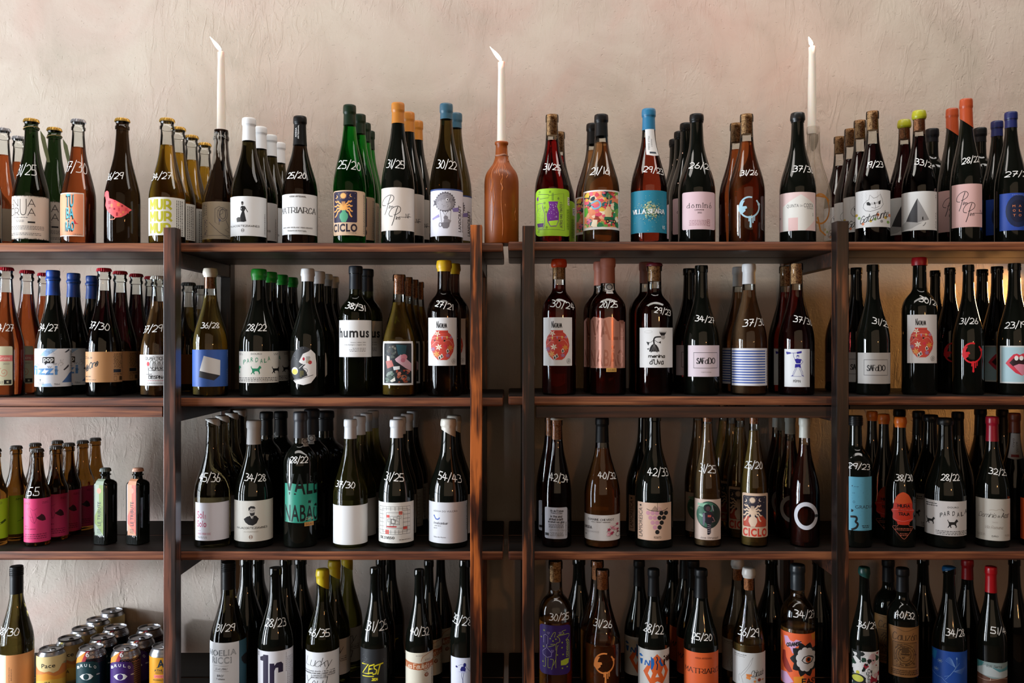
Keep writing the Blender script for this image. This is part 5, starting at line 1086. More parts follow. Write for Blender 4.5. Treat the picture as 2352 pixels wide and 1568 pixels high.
B(1,1485,601,82,'bordeaux',('clear',(.60,.09,.05),670),('cap','#8f5646',650,0,.5),'x','x',None,None,None,(),d=D0+STEP, pos='salmon-capsuled bottle hiding behind the black girl label bottle, second shelf')
B(1,1611,609,82,'burgundy',D,('bare',),'black bottle with uncovered lip','pinkish label, framed black word',(B5,167,879,471,1176,'#d8c9d2'),a_saf1,('34/27',1618,733,42,17,6),(1583,))
B(1,1720,605,84,'burgundy',('clear',(.84,.46,.24),666),('cap','#d9dadb',652),'pale copper bottle with white capsule','blue and white striped label',(B5,582,907,920,1261,'#dcdce2'),a_stripes,('37/30',1730,740,46,20,-4),(1697,))
B(1,1829,604,84,'burgundy',('clear',(.42,.05,.05),666),('cork','',651),'dark rose bottle with smooth cork','white label of a blue rower',(B5,1081,914,1317,1273,'#d9dcdf'),a_pepin,('37/30',1842,736,40,18,10),(1804,))
B(1,1936,616,84,'burgundy',D,('bare',),'x','x',(B6,150,950,226,1225,'#4a3234'),None,None,(),d=D0+STEP*2, pos='black bottle mostly hidden behind the nearly black post, second shelf')
B(1,2005,607,80,'burgundy',D,('bare',),'black bottle with uncovered lip','grey label, framed black word',(B6,455,949,764,1243,'#b4b0ac'),a_saf2,('31/25',2022,741,38,18,12),(1967,))
B(1,2112,590,84,'bordeaux',D,('wax','#b01822',609),'black bottle with red wax','white red-vase label',(B6,924,588,1201,1048,'#d4d1cf'),a_nat3,('30/24',2132,692,42,18,14))
B(1,2224,607,76,'burgundy',D,('bare',),'black bottle with uncovered lip','red dripping ring print',(B6,1400,800,1700,1200,'#ffffff','none'),lambda a: orbit(a,1538,950,86,'#d8202c',1.0),('31/26',2225,737,40,17,0),(2182,2148))
B(1,2330,604,84,'burgundy',D,('bare',),'black bottle with flared lip','pale blue label with red lips',(B6,1803,883,2200,1240,'#d0d5d4'),a_lips,('23/19',2332,746,46,18,-2),(2290,2256))
# ---- third shelf: wines
B(2,488,962,86,'burgundy',('tint',(.07,.05,.02)),('wax','#d5d5d2',973,-8),'dark bottle with slanted white wax','white label in pink letters',(B2[:0] + C2,328,925,644,1283,'#d9d8e2'),a_sola,('45/36',482,1096,44,24,2),(510,532,550))
B(2,583,966,90,'burgundy',D,('cap','#d9dadb',1021),'black bottle with white capsule','bearded man portrait label',(C2,692,906,1061,1292,'#d9d6cd'),a_man,('34/28',586,1097,46,20,4))
B(2,690,946,78,'bordeaux',D,('cap','#34353a',1006),'black bottle with grey capsule and seal','teal jagged relief print',(C2,1176,640,1482,1152,TEAL,[(1176,745),(1240,740),(1300,752),(1400,748),(1482,760),(1482,1112),(1340,1117),(1176,1108)]),a_teal,('28/22',687,1055,40,18,0),(),tagart=(C2,380,seal(C2,1362,342,.8),'#c9c9c6'))
B(2,805,963,80,'burgundy',('tint',(.42,.38,.10)),('cap','#dbdcdd',1008),'greenish yellow bottle with white capsule','blank white label',(C3,99,952,431,1322,WHITE),None,('37/30',794,1112,42,17,2),(826,842,857))
B(2,911,964,83,'burgundy',D,('cap','#dbdcdd',1006),'black bottle with white capsule','maze drawing label with red patches',(C3,531,922,866,1306,'#dbd9d3'),a_desv,('31/25',906,1095,42,22,4),(918,935,948))
B(2,1030,962,90,'burgundy',D,('wax','#dcd8cc',996,-9),'wide black bottle with slanted cream wax','pale label with blue crescent',(C3,1012,921,1373,1308,'#cbccd1'),a_adega,('54/43',1032,1096,50,22,10),(1043,))
B(2,1279,960,68,'alsace',('clear',(.16,.02,.02),1012),('corkwax','d',1010,'#d9d4c8',965),'slim dark red bottle with cream wax drip','silver label of small text',(C4,296,969,506,1266,'#b9bac4','rr'),a_vin,('42/34',1283,1097,40,22,6),(1264,))
B(2,1383,959,82,'burgundy',('clear',(.88,.34,.10),1030),('cap','#131416',1017),'copper orange bottle with black capsule','white label with pink flowers',(C4,671,1042,1009,1283,'#d6d3d2'),a_chev,('40/32',1393,1092,38,18,4))
B(2,1502,951,88,'burgundy',D,('bare',),'black bottle with uncovered lip','grape cluster of dots label',(C4,1177,925,1489,1281,'#cfad96'),a_lamo,('42/33',1510,1084,44,22,2),(1480,))
B(2,1625,940,64,'alsace',('clear',(.82,.50,.24),973),('cork','d',969),'slim amber bottle with cork','astronaut and moon label',(C4,1715,893,1960,1277,'#cdb8ac'),a_astro,('31/25',1625,1076,36,22,4),(1603,))
B(2,1732,938,64,'alsace',('clear',(.78,.50,.14),989),('cork','d',974),'slim yellow bottle with cork','red plant and vase label',(C5,681,836,921,1252,'#cfb299','rr'),a_ciclo2,('25/20',1731,1068,38,20,0),(1700,1680,1662))
B(2,1848,960,70,'burgundy',('clear',(.50,.10,.07),1022),('cap','#c9cbc2',1006),'rose bottle with white capsule','big white ring print',(C5,1100,880,1450,1250,'#ffffff','none'),a_O,None,(1815,1797,1785))
B(2,1965,955,78,'bordeaux',D,('screw',975),'black bottle with ribbed lip','sky blue label with black swirl',(C6,370,680,584,1188,'#5b9fb8'),a_grad,('29/23',1972,1070,50,16,4))
B(2,2068,958,72,'burgundy',D,('wax','#dd6f20',982),'black bottle with orange wax','red torso-shaped print',(C6,700,800,1000,1280,'#ffffff','none'),a_miura,('38/30',2076,1097,38,18,0),(2030,2003))
B(2,2171,960,98,'burgundy',D,('wax','#101214',976),'wide black bottle with black wax','white label of black dogs',(C6,1087,912,1484,1240,'#cfcbc9'),a_pard2,('28/22',2182,1096,40,18,0),(2137,))
B(2,2279,957,82,'burgundy',D,('cap','#a3142c',1014,0,.3),'black bottle with crimson capsule','ivory label in flowing script',(C6,1572,890,1899,1285,'#b9b4aa'),a_domi,('32/25',2291,1084,40,17,6))
B(2,2330,949,80,'burgundy',D,('cap','#7a3216',994,0,.4),'x','x',None,None,None,(),d=D0+STEP, pos='rust-capsuled dark bottle with a white neck strip, third shelf far end', tagart=(C6,400,t_strip,'#b9b5b2'))
B(2,2384,955,84,'burgundy',D,('wax','#101214',976),'x','x',(C6,1995,900,2200,1295,'#c8491c'),None,None,(), pos='black bottle with orange label cut off by the right photo edge, third shelf')
big = [(612,946,74,1.9,'nearer'),(645,945,76,2.85,'farther')]
for px_, yt, w_, k, s in big:
    B(2,px_,yt,w_,'bordeaux',D,('cap','#0e0f12',1000),'x','x',None,None,None,(),d=D0+STEP*k, pos='%s of two big black bottles behind the portrait label bottle, third shelf' % s,
      tagart=(C2,380,seal(C2,1073 if k > 2 else 1035,275,.55),'#8a8a88') if k > 2 else None)
B(2,716,940,86,'bordeaux',D,('cap','#1d1e22',1000),'x','x',None,None,None,(),d=D0+STEP, pos='large black sealed bottle directly behind the teal relief bottle, third shelf', tagart=(C2,365,seal(C2,1425,312,.85),'#b9b9b6'))
B(2,746,944,104,'bordeaux',D,('cap','#0e0f12',990),'x','x',None,None,None,(),d=D0+STEP*2.2, pos='widest black bottle behind the teal relief bottle, top cut by shelf above')
for px_, yt, k, cc, s in ((2066,940,3.05,'#14100e','left of the black dogs label bottle'),(2110,944,2.05,'#0e0e10','between the torso print and black dogs'),(2200,946,2,'#0e0e10','right above the black dogs label'),(2252,938,2.6,'#0e0e10','just left of the crimson capsule'),(2302,940,3.0,'#1a0f0d','just right of the crimson capsule')):
    B(2,px_,yt,78,'burgundy',D,('cap',cc,1000),'x','x',None,None,None,(),d=D0+STEP*k, pos='black-topped dark bottle standing in back, %s' % s)
# ---- bottom shelf: wines
B(3,38,1302,84,'burgundy',('tint',(.10,.08,.02)),('screw',1365),'green bottle with black screw cap','peach and sage label',(D1,-60,1195,388,1580,'#d8955f'),a_peach,('38/30',20,1450,48,20,0))
B(3,525,1292,86,'burgundy',('tint',(.06,.045,.015)),('screw',1355),'dark bottle with black screw cap','white and teal label in outlined capitals',(D2,550,1055,962,1580,'#d6d7da'),a_noel,('31/29',519,1441,42,19,0))
B(3,633,1306,82,'burgundy',D,('bare',),'black bottle with uncovered lip','white label with huge numeral and letter',(D2,1089,1150,1488,1580,'#dddce2'),a_1r,('28/23',633,1431,44,22,2))
B(3,741,1309,78,'burgundy',('tint',(.16,.15,.03)),('wax','#cdb31e',1348,-8),'olive bottle with slanted yellow wax','white label in curly script',(D2,1626,1162,2004,1580,'#dcdde0'),a_lucky,('46/35',734,1452,46,20,2),(768,797))
B(3,862,1306,68,'burgundy',D,('bare',),'black bottle with uncovered lip','charcoal label with yellow brush letters',(D3,415,1082,700,1520,'#232528'),a_zest,('31/25',865,1438,46,26,2),(875,898))
B(3,963,1310,64,'burgundy',D,('bare',),'slim black bottle with uncovered lip','cream label with rust band',(D3,903,1122,1198,1520,'#d9d2c0'),a_feu,('40/32',964,1449,40,22,4),(985,1012))
B(3,1067,1288,68,'burgundy',D,('bare',),'slim black bottle beside the worn post','white label of a blue dancer',(D3,1393,1175,1690,1520,'#d4d6e4'),a_ballet,('35/28',1062,1425,42,24,6))
B(3,1276,1290,78,'bordeaux',('clear',(.85,.30,.05),1424),('cork','',1338),'orange wine bottle with cream printed cork','purple label with lime drawings',(D4,283,825,609,1358,'#352063','rrb'),a_desf,('30/25',1284,1414,44,19,0))
B(3,1384,1310,84,'burgundy',('clear',(.85,.28,.06),1474),('cork','d',1356),'orange wine bottle with rough cork','orange dripping ring print',(D4,820,1080,1140,1520,'#ffffff','none'),lambda a: orbit(a,978,1232,100,'#ee934c',1.1),('31/26',1384,1433,38,19,4),(1372,))
B(3,1501,1308,72,'burgundy',D,('cap','#17191c',1370),'slim black bottle with black capsule','orange mask and blue letters label',(D4,1345,1090,1683,1520,'#d0cfcc'),a_ind,('28/22',1501,1444,42,24,6),(1468,))
B(3,1610,1308,80,'burgundy',D,('cap','#121315',1374),'black bottle with black capsule','bright orange label in thin capitals',(D4,1840,1120,2212,1520,'#d9602f'),a_matr2,('25/20',1612,1461,44,18,2),(1592,1574))
B(3,1720,1306,76,'burgundy',('clear',(.80,.50,.16),1475),('corkwax','d',1357,'#cfccc6',1329),'pale amber bottle with white wax over cork','white folding knife label',(D5,728,1215,1107,1600,'#c6c7c6'),a_chin,('36/29',1720,1451,46,22,2),(1694,))
B(3,1832,1298,80,'bordeaux',('clear',(.85,.36,.08),1440),('wax','#1c2226',1356),'amber bottle with black wax','orange label with one-eyed daisy',(D5,1290,990,1690,1600,'#e06234'),a_easy,('34/27',1846,1409,46,20,4))
B(3,1985,1304,68,'burgundy',D,('wax','#1b4a44',1326,-4),'slim black bottle with teal wax','black and white splotched label',(D6,466,1128,758,1540,'#cdcac8'),a_hip,('36/29',1990,1436,40,17,4))
B(3,2073,1306,74,'bordeaux',D,('cap','#17191c',1360),'black bottle with black capsule','brown engraved crest label',(D6,864,860,1206,1408,'#8c6238'),a_cauz,('40/32',2078,1411,42,18,4),(2040,))
B(3,2180,1303,82,'burgundy',D,('wax','#1d5a8c',1310,5),'black bottle with blue wax','royal blue feather drawing label',(D6,1341,1128,1740,1540,'#1c489a'),a_blue,('34/28',2193,1452,40,19,2))
B(3,2222,1286,78,'burgundy',D,('cap','#a3141c',1332,0,.3),'x','x',None,None,None,(),d=D0+STEP, pos='scarlet-capsuled bottle behind the royal blue feather label bottle, bottom shelf')
B(3,2276,1303,76,'burgundy',D,('cap','#b8141e',1362,0,.3),'black bottle with scarlet capsule','teal and brown landscape label',(D6,1839,1250,2170,1540,'#7f8f8e'),a_sierra,('51/41',2294,1448,38,18,4))
for px_, k, w_, s in ((566,1.5,84,'second bottle behind the outlined capitals label'),(592,3,84,'big bottle behind the outlined capitals label'),(657,1.2,78,'first bottle behind the huge numeral label'),(690,2.2,80,'tall bottle between the numeral label and curly script'),(1330,2,80,'bottle between purple label and dripping orange ring'),(1545,3,74,'bottle right behind the orange mask label'),(1772,2,80,'bottle between the knife label and daisy label'),(1880,2,80,'bottle by the nearly black post'),(2120,2,78,'bottle between brown crest and blue feather labels'),(2330,1,80,'bottle right of the scarlet capsule')):
    B(3,px_,1285,w_,'burgundy',D,('bare',),'x','x',None,None,None,(),d=D0+STEP*k, pos='unlit black %s, bottom shelf' % s)

# ---- small beer bottles on the third shelf
def beers(xf, pc, art, labs, rear, gl, view=C1, dd=D0 + .005):
    KEEP['group'] = 'small beer bottles on the third shelf'
    r = B(2,xf,1031,63,'beer',('tint',(.15,.06,.010)),('crown','#4a4743'),'small brown beer bottle with pale crown cap',gl,(view,)+labs+(pc,),art,('5.5',78,1128,26,18,0) if xf > 0 else None,rear,d=dd,cat='bottle')
    return r
beers(86, '#d63c72', a_amo, (235,893,512,1330), (128,158,190,219), 'hot pink label')
beers(-12, '#9ac31d', a_lime, (-190,905,80,1302), (37,81,132), 'lime green label')
KEEP.clear()

# ---- candles standing in bottles
def candle(name, x, d, ytop, ybot, lean, label):
    zb = CAMZ + (CY - ybot) / F * d; zt = CAMZ + (CY - ytop) / F * d; X = (x - CX) / F * d; h = zt - zb
    root = empty('taper_candle', (X, CAMY + d, zb)); tag(root, label, 'candle', 'lit white candles')
    wax = mat('candle_wax', '#e9e1d4', .45, sss=.35)
    n = 32; R1, R0 = .0082, .0108
    bm = lathe([(R0, -.02), (R0, 0), (R0 * .98, h * .15), (R0 * .93, h * .5), (R1, h * .9), (R1 * 1.0, h - .001), (R1 * .8, h), (R1 * .3, h - .0015), (.0005, h - .002)], n, lambda i, t: (.0003 * math.sin(3 * t + i), .0012 * math.sin(t + 1) if i >= 5 else 0), close0=True, close1=True)
    b = link('wax_body', tomesh(bm, 'wax_body', angle=1.0), wax, root)
    # wick
    bm = bmesh.new(); prev = None
    for k in range(6):
        t = k / 5; c = Vector((-.002 * t * t + .001, 0, h - .002 + .010 * t)); ring = [bm.verts.new(c + Vector((math.cos(q) * .0008, math.sin(q) * .0008, 0))) for q in [j * PI / 3 for j in range(6)]]
        if prev:
            for j in range(6): bm.faces.new((prev[j], prev[(j+1) % 6], ring[(j+1) % 6], ring[j]))
        prev = ring
    bm.faces.new(prev); link('wick', tomesh(bm, 'wick'), mat('burnt_wick', '#1a0f0c', .9), root)
    # flame, blown to the left
    bm = bmesh.new(); K_ = 14; rings = []
    for k in range(K_ + 1):
        t = k / K_; r = .0048 * (math.sin(PI * min(1, t * 1.0) ** .62) * (1 - t * .25)) + .0002
        c = Vector((lean[0] * t / F * d, 0, h + .003 + lean[1] * t / F * d)); ax = Vector((lean[0], 0, lean[1])).normalized(); sd = Vector((ax.z, 0, -ax.x))
        rings.append([bm.verts.new(c + sd * math.cos(q) * r + Vector((0, 1, 0)) * math.sin(q) * r) for q in [j * PI / 8 for j in range(16)]])
    for a_, b_ in zip(rings, rings[1:]):
        for j in range(16): bm.faces.new((a_[j], a_[(j+1) % 16], b_[(j+1) % 16], b_[j]))
    bm.faces.new(rings[0][::-1]); bm.faces.new(rings[-1])
    link('flame', tomesh(bm, 'flame'), mat('candle_flame', (1.0, .74, .52), 1.0, emit=14), root)
    p = point('candle_light', (X + lean[0] * .5 / F * d, CAMY + d - .004, zt + .022), .8, (1.0, .50, .36), .006)
    return root
def drips(root, rf, H, spec, m, name='wax_drip'):
    """spec: (angle, z top, z bottom, radius); every run of wax is one strand, joined as stuff"""
    bm = bmesh.new()
    for th, z1, z0, r in spec:
        prev = None; K_ = 16; n = 7
        for k in range(K_ + 1):
            t = k / K_; z = z1 + (z0 - z1) * t; th2 = th + .05 * math.sin(t * 9 + th * 7); R_ = rf(z); rr_ = r * (.75 + .45 * t if t < .93 else 1.15) * (1 + .18 * math.sin(t * 23 + th * 5))
            if t == 1: rr_ *= .3
            c = Vector((R_ * math.sin(th2), -R_ * math.cos(th2), z)); s_ = Vector((math.cos(th2), math.sin(th2), 0)); o = Vector((math.sin(th2), -math.cos(th2), 0))
            ring = [bm.verts.new(c + s_ * math.cos(q) * rr_ + o * math.sin(q) * rr_ * .8) for q in [2 * PI * j / n for j in range(n)]]
            if prev:
                for j in range(n): bm.faces.new((prev[j], prev[(j+1) % n], ring[(j+1) % n], ring[j]))
            prev = ring
        bm.faces.new(prev)
    o = link(name, tomesh(bm, name), m, root); o['kind'] = 'stuff'; return o
rnd = random.Random(12)
def dr1(root, rf, R, H, zz):
    sp = [(rnd.uniform(-1.5, 1.5), H * rnd.uniform(.955, .985), H * rnd.uniform(.60, .86), rnd.uniform(.0011, .0020)) for k in range(22)] + [(rnd.uniform(1.6, 4.6), H * .97, H * rnd.uniform(.65, .9), .0016) for k in range(8)]
    drips(root, rf, H, sp, mat('dripped_wax', '#a9a49c', .35, bump=(300, .4, .001)))
B(0,508,297,88,'champagne',('tint',(.05,.03,.02)),('bare',),'x','x',(A2,562,988,905,1352,'#ab9d88'),a_proto,None,(),d=D0+STEP, extra=dr1, name='candle_bottle', pos='black bottle streaked with melted wax holding the candle nearest the left')
candle('c', 508, D0+STEP, 120, 298, (-26, 33), 'lit white candle in the wax-streaked black bottle')
STONE = mat('brown_stoneware', '#96480a', .45, spec=.4, coat=.1, noise=(9, .35, '#743406', .6))
def dr2(root, rf, R, H, zz):
    sp = [(-.62, H*.80, H*.46, .0010), (-.70, H*.72, H*.36, .0008), (-.52, H*.62, H*.10, .0011), (-.44, H*.60, H*.28, .0008), (.03, H*.80, H*.04, .0007), (.02, H*.66, H*.50, .0011), (-.15, H*.80, H*.64, .0008), (.35, H*.72, H*.62, .0009), (-.3, H*.83, H*.66, .0008), (.9, H*.35, H*.22, .0008), (1.0, H*.93, H*.80, .0013), (.25, H*.82, H*.7, .0008)]
    drips(root, rf, H, sp, mat('terracotta_wax', '#b0622c', .35))
    bm = lathe([(rf(H*.858) + .0002, H*.855), (rf(H*.86) + .0016, H*.862), (rf(H*.87) + .0002, H*.872)], 36, lambda i, t: (.0004 * math.sin(5*t), .001 * math.sin(3*t)))
    link('wax_collar', tomesh(bm, 'wax_collar'), mat('dusty_wax', '#a07058', .5), root)
B(0,1152,324,79,'stone',('mat',STONE),('bare',),'x','x',None,None,None,(),d=D0+.01, extra=dr2, name='candle_bottle', pos='brown stoneware bottle holding a candle between the two middle posts')
candle('c', 1152, D0+.01, 143, 325, (-27, 33), 'lit white candle in the brown stoneware bottle')
def in_(root, rf, R, H, zz):
    pr = [(max(.001, rf(z) - .0022), z) for z in [.004 + k * H * .02 for k in range(44)]]
    drips(root, rf, H, [(rnd.uniform(-2.6, 2.6), H * rnd.uniform(.9, .97), H * rnd.uniform(.2, .7), .0009) for k in range(9)], mat('dusty_drip', '#9b8a78', .6))
    link('wax_plug', tomesh(lathe([(.002, H*.80), (.0075, H*.83), (rf(H*.9)*.75, H*.88), (rf(H*.93)*.75, H*.935), (.002, H*.94)], 24, lambda i, t: (.0009 * math.sin(3*t + i), 0), close0=True, close1=True), 'wax_plug'), mat('old_wax', '#5b4c3e', .6), root)
    a = Art(1868, 42, (0,0,1.0)); c = mat('label_residue', '#a86a1e', .6)
    a.ring(1884, 480, 20, 34, 4, c); a.line([(1872,450),(1895,452),(1905,462)], 4, c); a.line([(1878,500),(1884,530),(1895,540)], 4, c); a.line([(1870,450),(1900,455)], 2, c)
    link('label_residue', a.build('label_residue', rf, lambda Y: zz(Y), R, hcut=True), None, root)
DUSTY = bpy.data.materials.new('dusty_glass'); DUSTY.use_nodes = True
_nt = DUSTY.node_tree; _b = _nt.nodes['Principled BSDF']; _b.inputs['Base Color'].default_value = lin('#a89a88'); _b.inputs['Roughness'].default_value = .25; _b.inputs['Alpha'].default_value = .38
_n = _nt.nodes.new('ShaderNodeTexNoise'); _n.inputs['Scale'].default_value = 22; _n.inputs['Detail'].default_value = 5; _r = _nt.nodes.new('ShaderNodeMapRange'); _r.inputs[1].default_value = .3; _r.inputs[2].default_value = .7; _r.inputs[3].default_value = .15; _r.inputs[4].default_value = .6
_tc = _nt.nodes.new('ShaderNodeTexCoord'); _nt.links.new(_tc.outputs['Object'], _n.inputs['Vector']); _nt.links.new(_n.outputs['Fac'], _r.inputs[0]); _nt.links.new(_r.outputs[0], _b.inputs['Alpha'])
B(0,1868,289,84,'burgundy',('mat',DUSTY),('bare',),'x','x',None,None,None,(),d=D0+STEP, extra=in_, name='candle_bottle', pos='dusty clear empty bottle holding the candle behind the pink house label')
candle('c', 1865, D0+STEP, 108, 290, (-8, 21), 'lit white candle in the dusty clear bottle')

# ---- two square tonic bottles
def tonic(x, cap, pc, pc2, txt2, label):
    d = D0 + .015; zs = ZS[2]; X = (x - CX) / F * d; root = empty('tonic_bottle', (X, CAMY + d, zs + .0002), -math.atan2(X, d) - math.radians(42))
    tag(root, label, 'bottle', 'square tonic bottles on the third shelf')
    H = CAMZ + (CY - 1078) / F * (d - .012) - zs; S = .0205; rc = .006
    def sq(s, z, rc, n=5):
        out = []
        for cx, cy_, a0 in ((s - rc, -s + rc, -90), (s - rc, s - rc, 0), (-s + rc, s - rc, 90), (-s + rc, -s + rc, 180)):
            for k in range(n): q = math.radians(a0 + k * 90 / (n - 1)); out.append((cx + rc * math.cos(q), cy_ + rc * math.sin(q), z))
        return out
    def circ(r, z): return [(r * math.cos(q), r * math.sin(q), z) for q in [math.radians(-90 + (k // 5) * 90 + (k % 5) * 22.5 * .999) for k in range(20)]]
    zsh = CAMZ + (CY - 1107) / F * d - zs
    rings = [sq(S - .002, 0, rc), sq(S, .002, rc), sq(S, zsh - .006, rc), sq(S - .001, zsh - .001, rc), sq(S - .005, zsh + .004, rc), circ(.0115, zsh + .0075), circ(.0105, zsh + .012), circ(.0105, H - .016), circ(.0135, H - .0145), circ(.0135, H - .0125), circ(.0105, H - .011), circ(.0105, H)]
    bm = bmesh.new(); Vs = [[bm.verts.new(p) for p in r_] for r_ in rings]
    for a_, b_ in zip(Vs, Vs[1:]):
        for k in range(20): bm.faces.new((a_[k], a_[(k+1) % 20], b_[(k+1) % 20], b_[k]))
    bm.faces.new(Vs[0][::-1]); bm.faces.new(Vs[-1])
    link('glass_body', tomesh(bm, 'glass_body', angle=.7), dark_glass(), root)
    link('crown_cap', tomesh(crown_bm(.0108, H + .001), 'crown_cap'), mat('crown_cap_metal', cap, .4), root)
    bm = bmesh.new()
    for k in range(7): box_bm(bm, -.0135 + k * .0045 - .0011, -.0135 + k * .0045 + .0011, -S - .0008, -S + .001, .003, .023, .0004)
    link('glass_ribs', tomesh(bm, 'glass_ribs', False), dark_glass(), root)
    # folded paper strip running down the front face and over the shoulder
    bm = bmesh.new(); hw = .0125; z0, z1 = .024, zsh - .004
    def quad(P, mi): f = bm.faces.new([bm.verts.new(p) for p in P]); f.material_index = mi
    y = -S - .0004; quad([(-hw, y, z0), (hw, y, z0), (hw, y, z1), (-hw, y, z1)], 0)
    quad([(-hw, y, z1), (hw, y, z1), (hw * .9, -S + .0035, zsh + .005), (-hw * .9, -S + .0035, zsh + .005)], 0); quad([(-hw * .9, -S + .0035, zsh + .0052), (hw * .9, -S + .0035, zsh + .0052), (hw * .85, -.0112, zsh + .0095), (-hw * .85, -.0112, zsh + .0095)], 0)
    for k in range(8):
        x0 = -hw + k * hw / 4; bm.faces.new([bm.verts.new(p) for p in ((x0, y, z0), (x0 + hw / 8, y, z0 - .0018), (x0 + hw / 4, y, z0))])
    y -= .0001; quad([(0, y, z1), (hw, y, z1), (hw, y, z0 + .001), (-hw, y, z0 + .028), (-hw, y, z0 + .045), (0, y, z0 + .07)], 1)
    y -= .0001
    Vt, Pt = font_mesh('LE TRIBUTE', 1); ax, bx = min(v[0] for v in Vt), max(v[0] for v in Vt); ay, by = min(v[1] for v in Vt), max(v[1] for v in Vt)
    vs = [bm.verts.new((.0045 - (q_ - ay) / (by - ay) * .0095 + .001, y, z0 + .022 + (p - ax) / (bx - ax) * .058)) for p, q_ in Vt]
    for P in Pt:
        try: f = bm.faces.new([vs[i] for i in P]); f.material_index = 2
        except ValueError: pass
    Vt, Pt = font_mesh(txt2, 0); ax, bx = min(v[0] for v in Vt), max(v[0] for v in Vt); ay, by = min(v[1] for v in Vt), max(v[1] for v in Vt)
    vs = [bm.verts.new((.0105 - (q_ - ay) / (by - ay) * .0028, y, z0 + .030 + (p - ax) / (bx - ax) * .040)) for p, q_ in Vt]
    for P in Pt:
        try: f = bm.faces.new([vs[i] for i in P]); f.material_index = 2
        except ValueError: pass
    f = bm.faces.new([bm.verts.new((.0062 * math.cos(q), y, z1 - .014 + .0068 * math.sin(q))) for q in [2*PI*k/16 for k in range(16)]]); f.material_index = 3
    for z_ in (z0 + .005, z0 + .009, z0 + .013): quad([(-.006, y, z_), (.006, y, z_), (.006, y, z_ + .0012), (-.006, y, z_ + .0012)], 2)
    bmesh.ops.recalc_face_normals(bm, faces=bm.faces[:])
    link('paper_label', tomesh(bm, 'paper_label', False), [mat('label_paper', pc, .5, spec=.4), ink(pc2), ink(K), ink('#c98a72')], root)
    return root
tonic(242, '#5a6460', '#8d9a86', '#768a40', 'PREMIUM LEMON TONIC', 'square black tonic bottle with grey cap and green paper strip')
tonic(317, '#d09a80', '#c98c6a', '#c8604f', 'PREMIUM PINK TONIC', 'square black tonic bottle with peach cap and orange paper strip')

# ---- drink cans on the bottom shelf
def can(x, ytop, art, body, label, rear=(), names='x', d=D0 + .002):
    zs = ZS[3]; w_ = 70; phi = math.atan2(x - CX, F); R = w_ * d * math.cos(phi) / (2 * F); X = (x - CX) / F * d; H = CAMZ + (CY - ytop - 8) / F * d - zs
    root = empty('drink_can', (X, CAMY + d, zs + .0002), -math.atan2(X, d)); tag(root, label, 'can', 'drink cans on the bottom shelf')
    alu = mat('bare_aluminium', '#9a9a9e', .28, .9); zn = H - .020
    rfp = [(R * .80, 0), (R * .9, .004), (R * .985, .010), (R, .014), (R, zn)]; rf = rfun(rfp)
    link('can_body', tomesh(lathe(rfp, 44, close0=True), 'can_body', angle=.9), mat('can_print', body, .32, .25), root)
    lip = R * .80
    pr = [(R, zn), (R * .995, zn + .002), (R * .93, zn + .008), (lip, H - .005), (lip * 1.0, H - .003), (lip * 1.035, H - .002), (lip * 1.045, H - .0006), (lip * 1.02, H), (lip * .97, H - .0004), (lip * .94, H - .004), (lip * .90, H - .0055), (lip * .86, H - .0035), (.002, H - .0032)]
    link('can_top', tomesh(lathe(pr, 44, close1=True), 'can_top', angle=1.0), alu, root)
    bm = bmesh.new()
    for (cx, cy_, rx, ry, z_) in ((0, -.004, .0075, .010, H - .0018), ):
        for s_, zz_ in ((1, z_), ):
            o_ = [bm.verts.new((cx + rx * math.cos(q), cy_ + ry * math.sin(q), zz_)) for q in [2*PI*k/20 for k in range(20)]]; i_ = [bm.verts.new((cx + rx * .55 * math.cos(q), cy_ - .003 + ry * .45 * math.sin(q), zz_ + .0008)) for q in [2*PI*k/20 for k in range(20)]]
            b2 = [bm.verts.new((v.co.x, v.co.y, v.co.z - .0014)) for v in o_]
            for k in range(20): bm.faces.new((o_[k], o_[(k+1) % 20], i_[(k+1) % 20], i_[k])); bm.faces.new((b2[k], b2[(k+1) % 20], o_[(k+1) % 20], o_[k]))
    t_ = link('pull_tab', tomesh(bm, 'pull_tab'), alu, root); t_.rotation_euler.z = .6
    if art:
        a = Art(x, w_ / 2, D1); art(a)
        me = a.build('printed_mark', rf, lambda Y: CAMZ + (CY - Y) / F * (d - .9 * R) - zs, R, clip=(x * 4.9 - 172, 1120, x * 4.9 + 172, 1620)); link('printed_mark', me, None, root)
    for i, (rx, ry_) in enumerate(rear):
        dd = d + .0755 * (i + 1); c = copy_tree(root); c.location = ((rx - CX) / F * dd, CAMY + dd, zs + .0002)
        c['label'] = f"{ORD[i + 1]} can in the file behind the {names} can"
    return root
def c_pace(a):
    a.rect(405,1215,760,1300,'#dcc58e'); a.poly([(405,1300),(760,1300),(760,1320),(720,1305),(690,1330),(660,1385),(600,1400),(550,1375),(500,1385),(450,1370),(405,1320)], '#dcc58e'); a.poly([(405,1335),(450,1375),(500,1385),(550,1378),(600,1402),(655,1388),(700,1322),(760,1345),(760,1460),(405,1430)], '#cf7d42')
    a.poly([(405,1430),(520,1400),(620,1440),(760,1420),(760,1640),(405,1640)], '#e0983a'); a.poly([(405,1500),(560,1470),(760,1500),(760,1640),(405,1640)], '#dcb04a'); a.T('Pace', 468,1292,622,1340,K,bold=1); a.T('IPA', 500,1494,570,1530,K,bold=1)
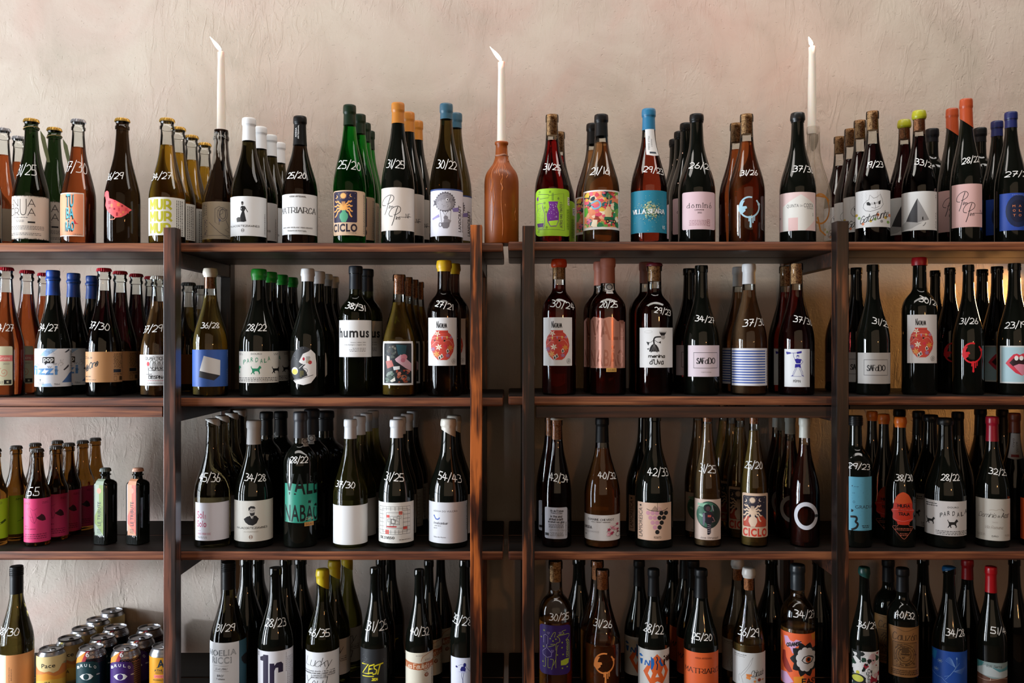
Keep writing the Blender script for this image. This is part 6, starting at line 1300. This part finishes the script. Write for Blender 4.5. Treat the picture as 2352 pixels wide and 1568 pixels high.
def c_brulo(main, ox, mesh):
    def f(a):
        a.dx = ox; w_ = '#dcdfe0'; P = [(855,1330),(880,1285),(930,1268),(1040,1268),(1095,1290),(1120,1340),(1120,1640),(855,1640)]
        a.poly([(975,1150),(990,1160),(925,1268),(880,1285),(858,1310),(870,1240)], '#d88a2c'); a.poly([(970,1150),(1010,1150),(960,1265),(918,1268)], '#a02c38')
        for k in range(6):
            for j in range(5):
                x = 985 + k * 32; y = 1165 + j * 30; a.line([(x,y),(x + 8,y + 8),(x + 16,y),(x + 24,y - 8),(x + 32,y)], 2.6, mesh)
        if mesh != '#5a2030':
            for k in range(3):
                for j in range(16): x = 1120 + k * 26; y = 1290 + j * 24; a.line([(x,y),(x + 8,y + 7),(x + 16,y),(x + 26,y - 4)], 2.6, mesh)
        a.poly(P, main); a.T('6', 965,1158,1005,1215,w_,bold=1)
        for t, x, y, tl in zip('BRULO', (885,922,966,1018,1068), (1336,1312,1306,1314,1336), (22,10,0,-10,-22)): a.T(t, x - 14, y - 16, x + 14, y + 16, w_, bold=1, tilt=-tl * .6)
        a.poly([(900,1436),(930,1408),(975,1398),(1020,1408),(1050,1436),(1020,1464),(975,1474),(930,1464)], w_); a.circ(970,1436,32,34,main,24); a.S('ABV', 1085,1416,1122,1428, 3, w_); a.dx = 0
    return f
def c_ath(a):
    a.T('A', 1772,1245,1850,1332,'#1d2c36',bold=2); a.line([(1765,1335),(1850,1290)],6,'#1d2c36'); a.T('ATHLETIC', 1738,1352,1925,1378,'#1d2c36',bold=1); a.T('BREWING CO', 1752,1386,1915,1398,'#1d2c36'); a.rect(1735,1415,1925,1452,'#e07a6a'); a.T('UPSIDE DAWN', 1745,1426,1915,1442,'#a8302c',bold=1); a.T('ALCOHOL FREE BEER', 1725,1465,1935,1480,'#1d2c36',bold=1)
can(118,1479,c_pace,'#c9b98a','silver-topped can with cream and orange wave print',[(160,0),(191,0),(224,0),(257,0)],'orange wave print')
can(210,1476,c_brulo('#12363c',0,'#5a2030'),'#0c1d24','dark green can with a white eye and a red stripe',[(236,0),(265,0)],'green eye')
can(289,1477,c_brulo('#3a1d66',384,'#b87a68'),'#17142e','purple can with a white eye and wavy copper net print',[(323,0),(343,0)],'purple eye')
can(378,1472,c_ath,'#dc9a2c','yellow orange can half hidden by the left post')
if DEBUG:
    for wn in WARN: print('LABEL', wn)
    for i, (a_, r1) in enumerate(ALL):
        for b_, r2 in ALL[i + 1:]:
            if abs(a_.location.z - b_.location.z) < .02:
                g_ = math.hypot(a_.location.x - b_.location.x, a_.location.y - b_.location.y) - r1 - r2
                if g_ < .0005: print('HIT %.4f' % g_, a_.name, a_['label'], '|', b_.name, b_['label'])
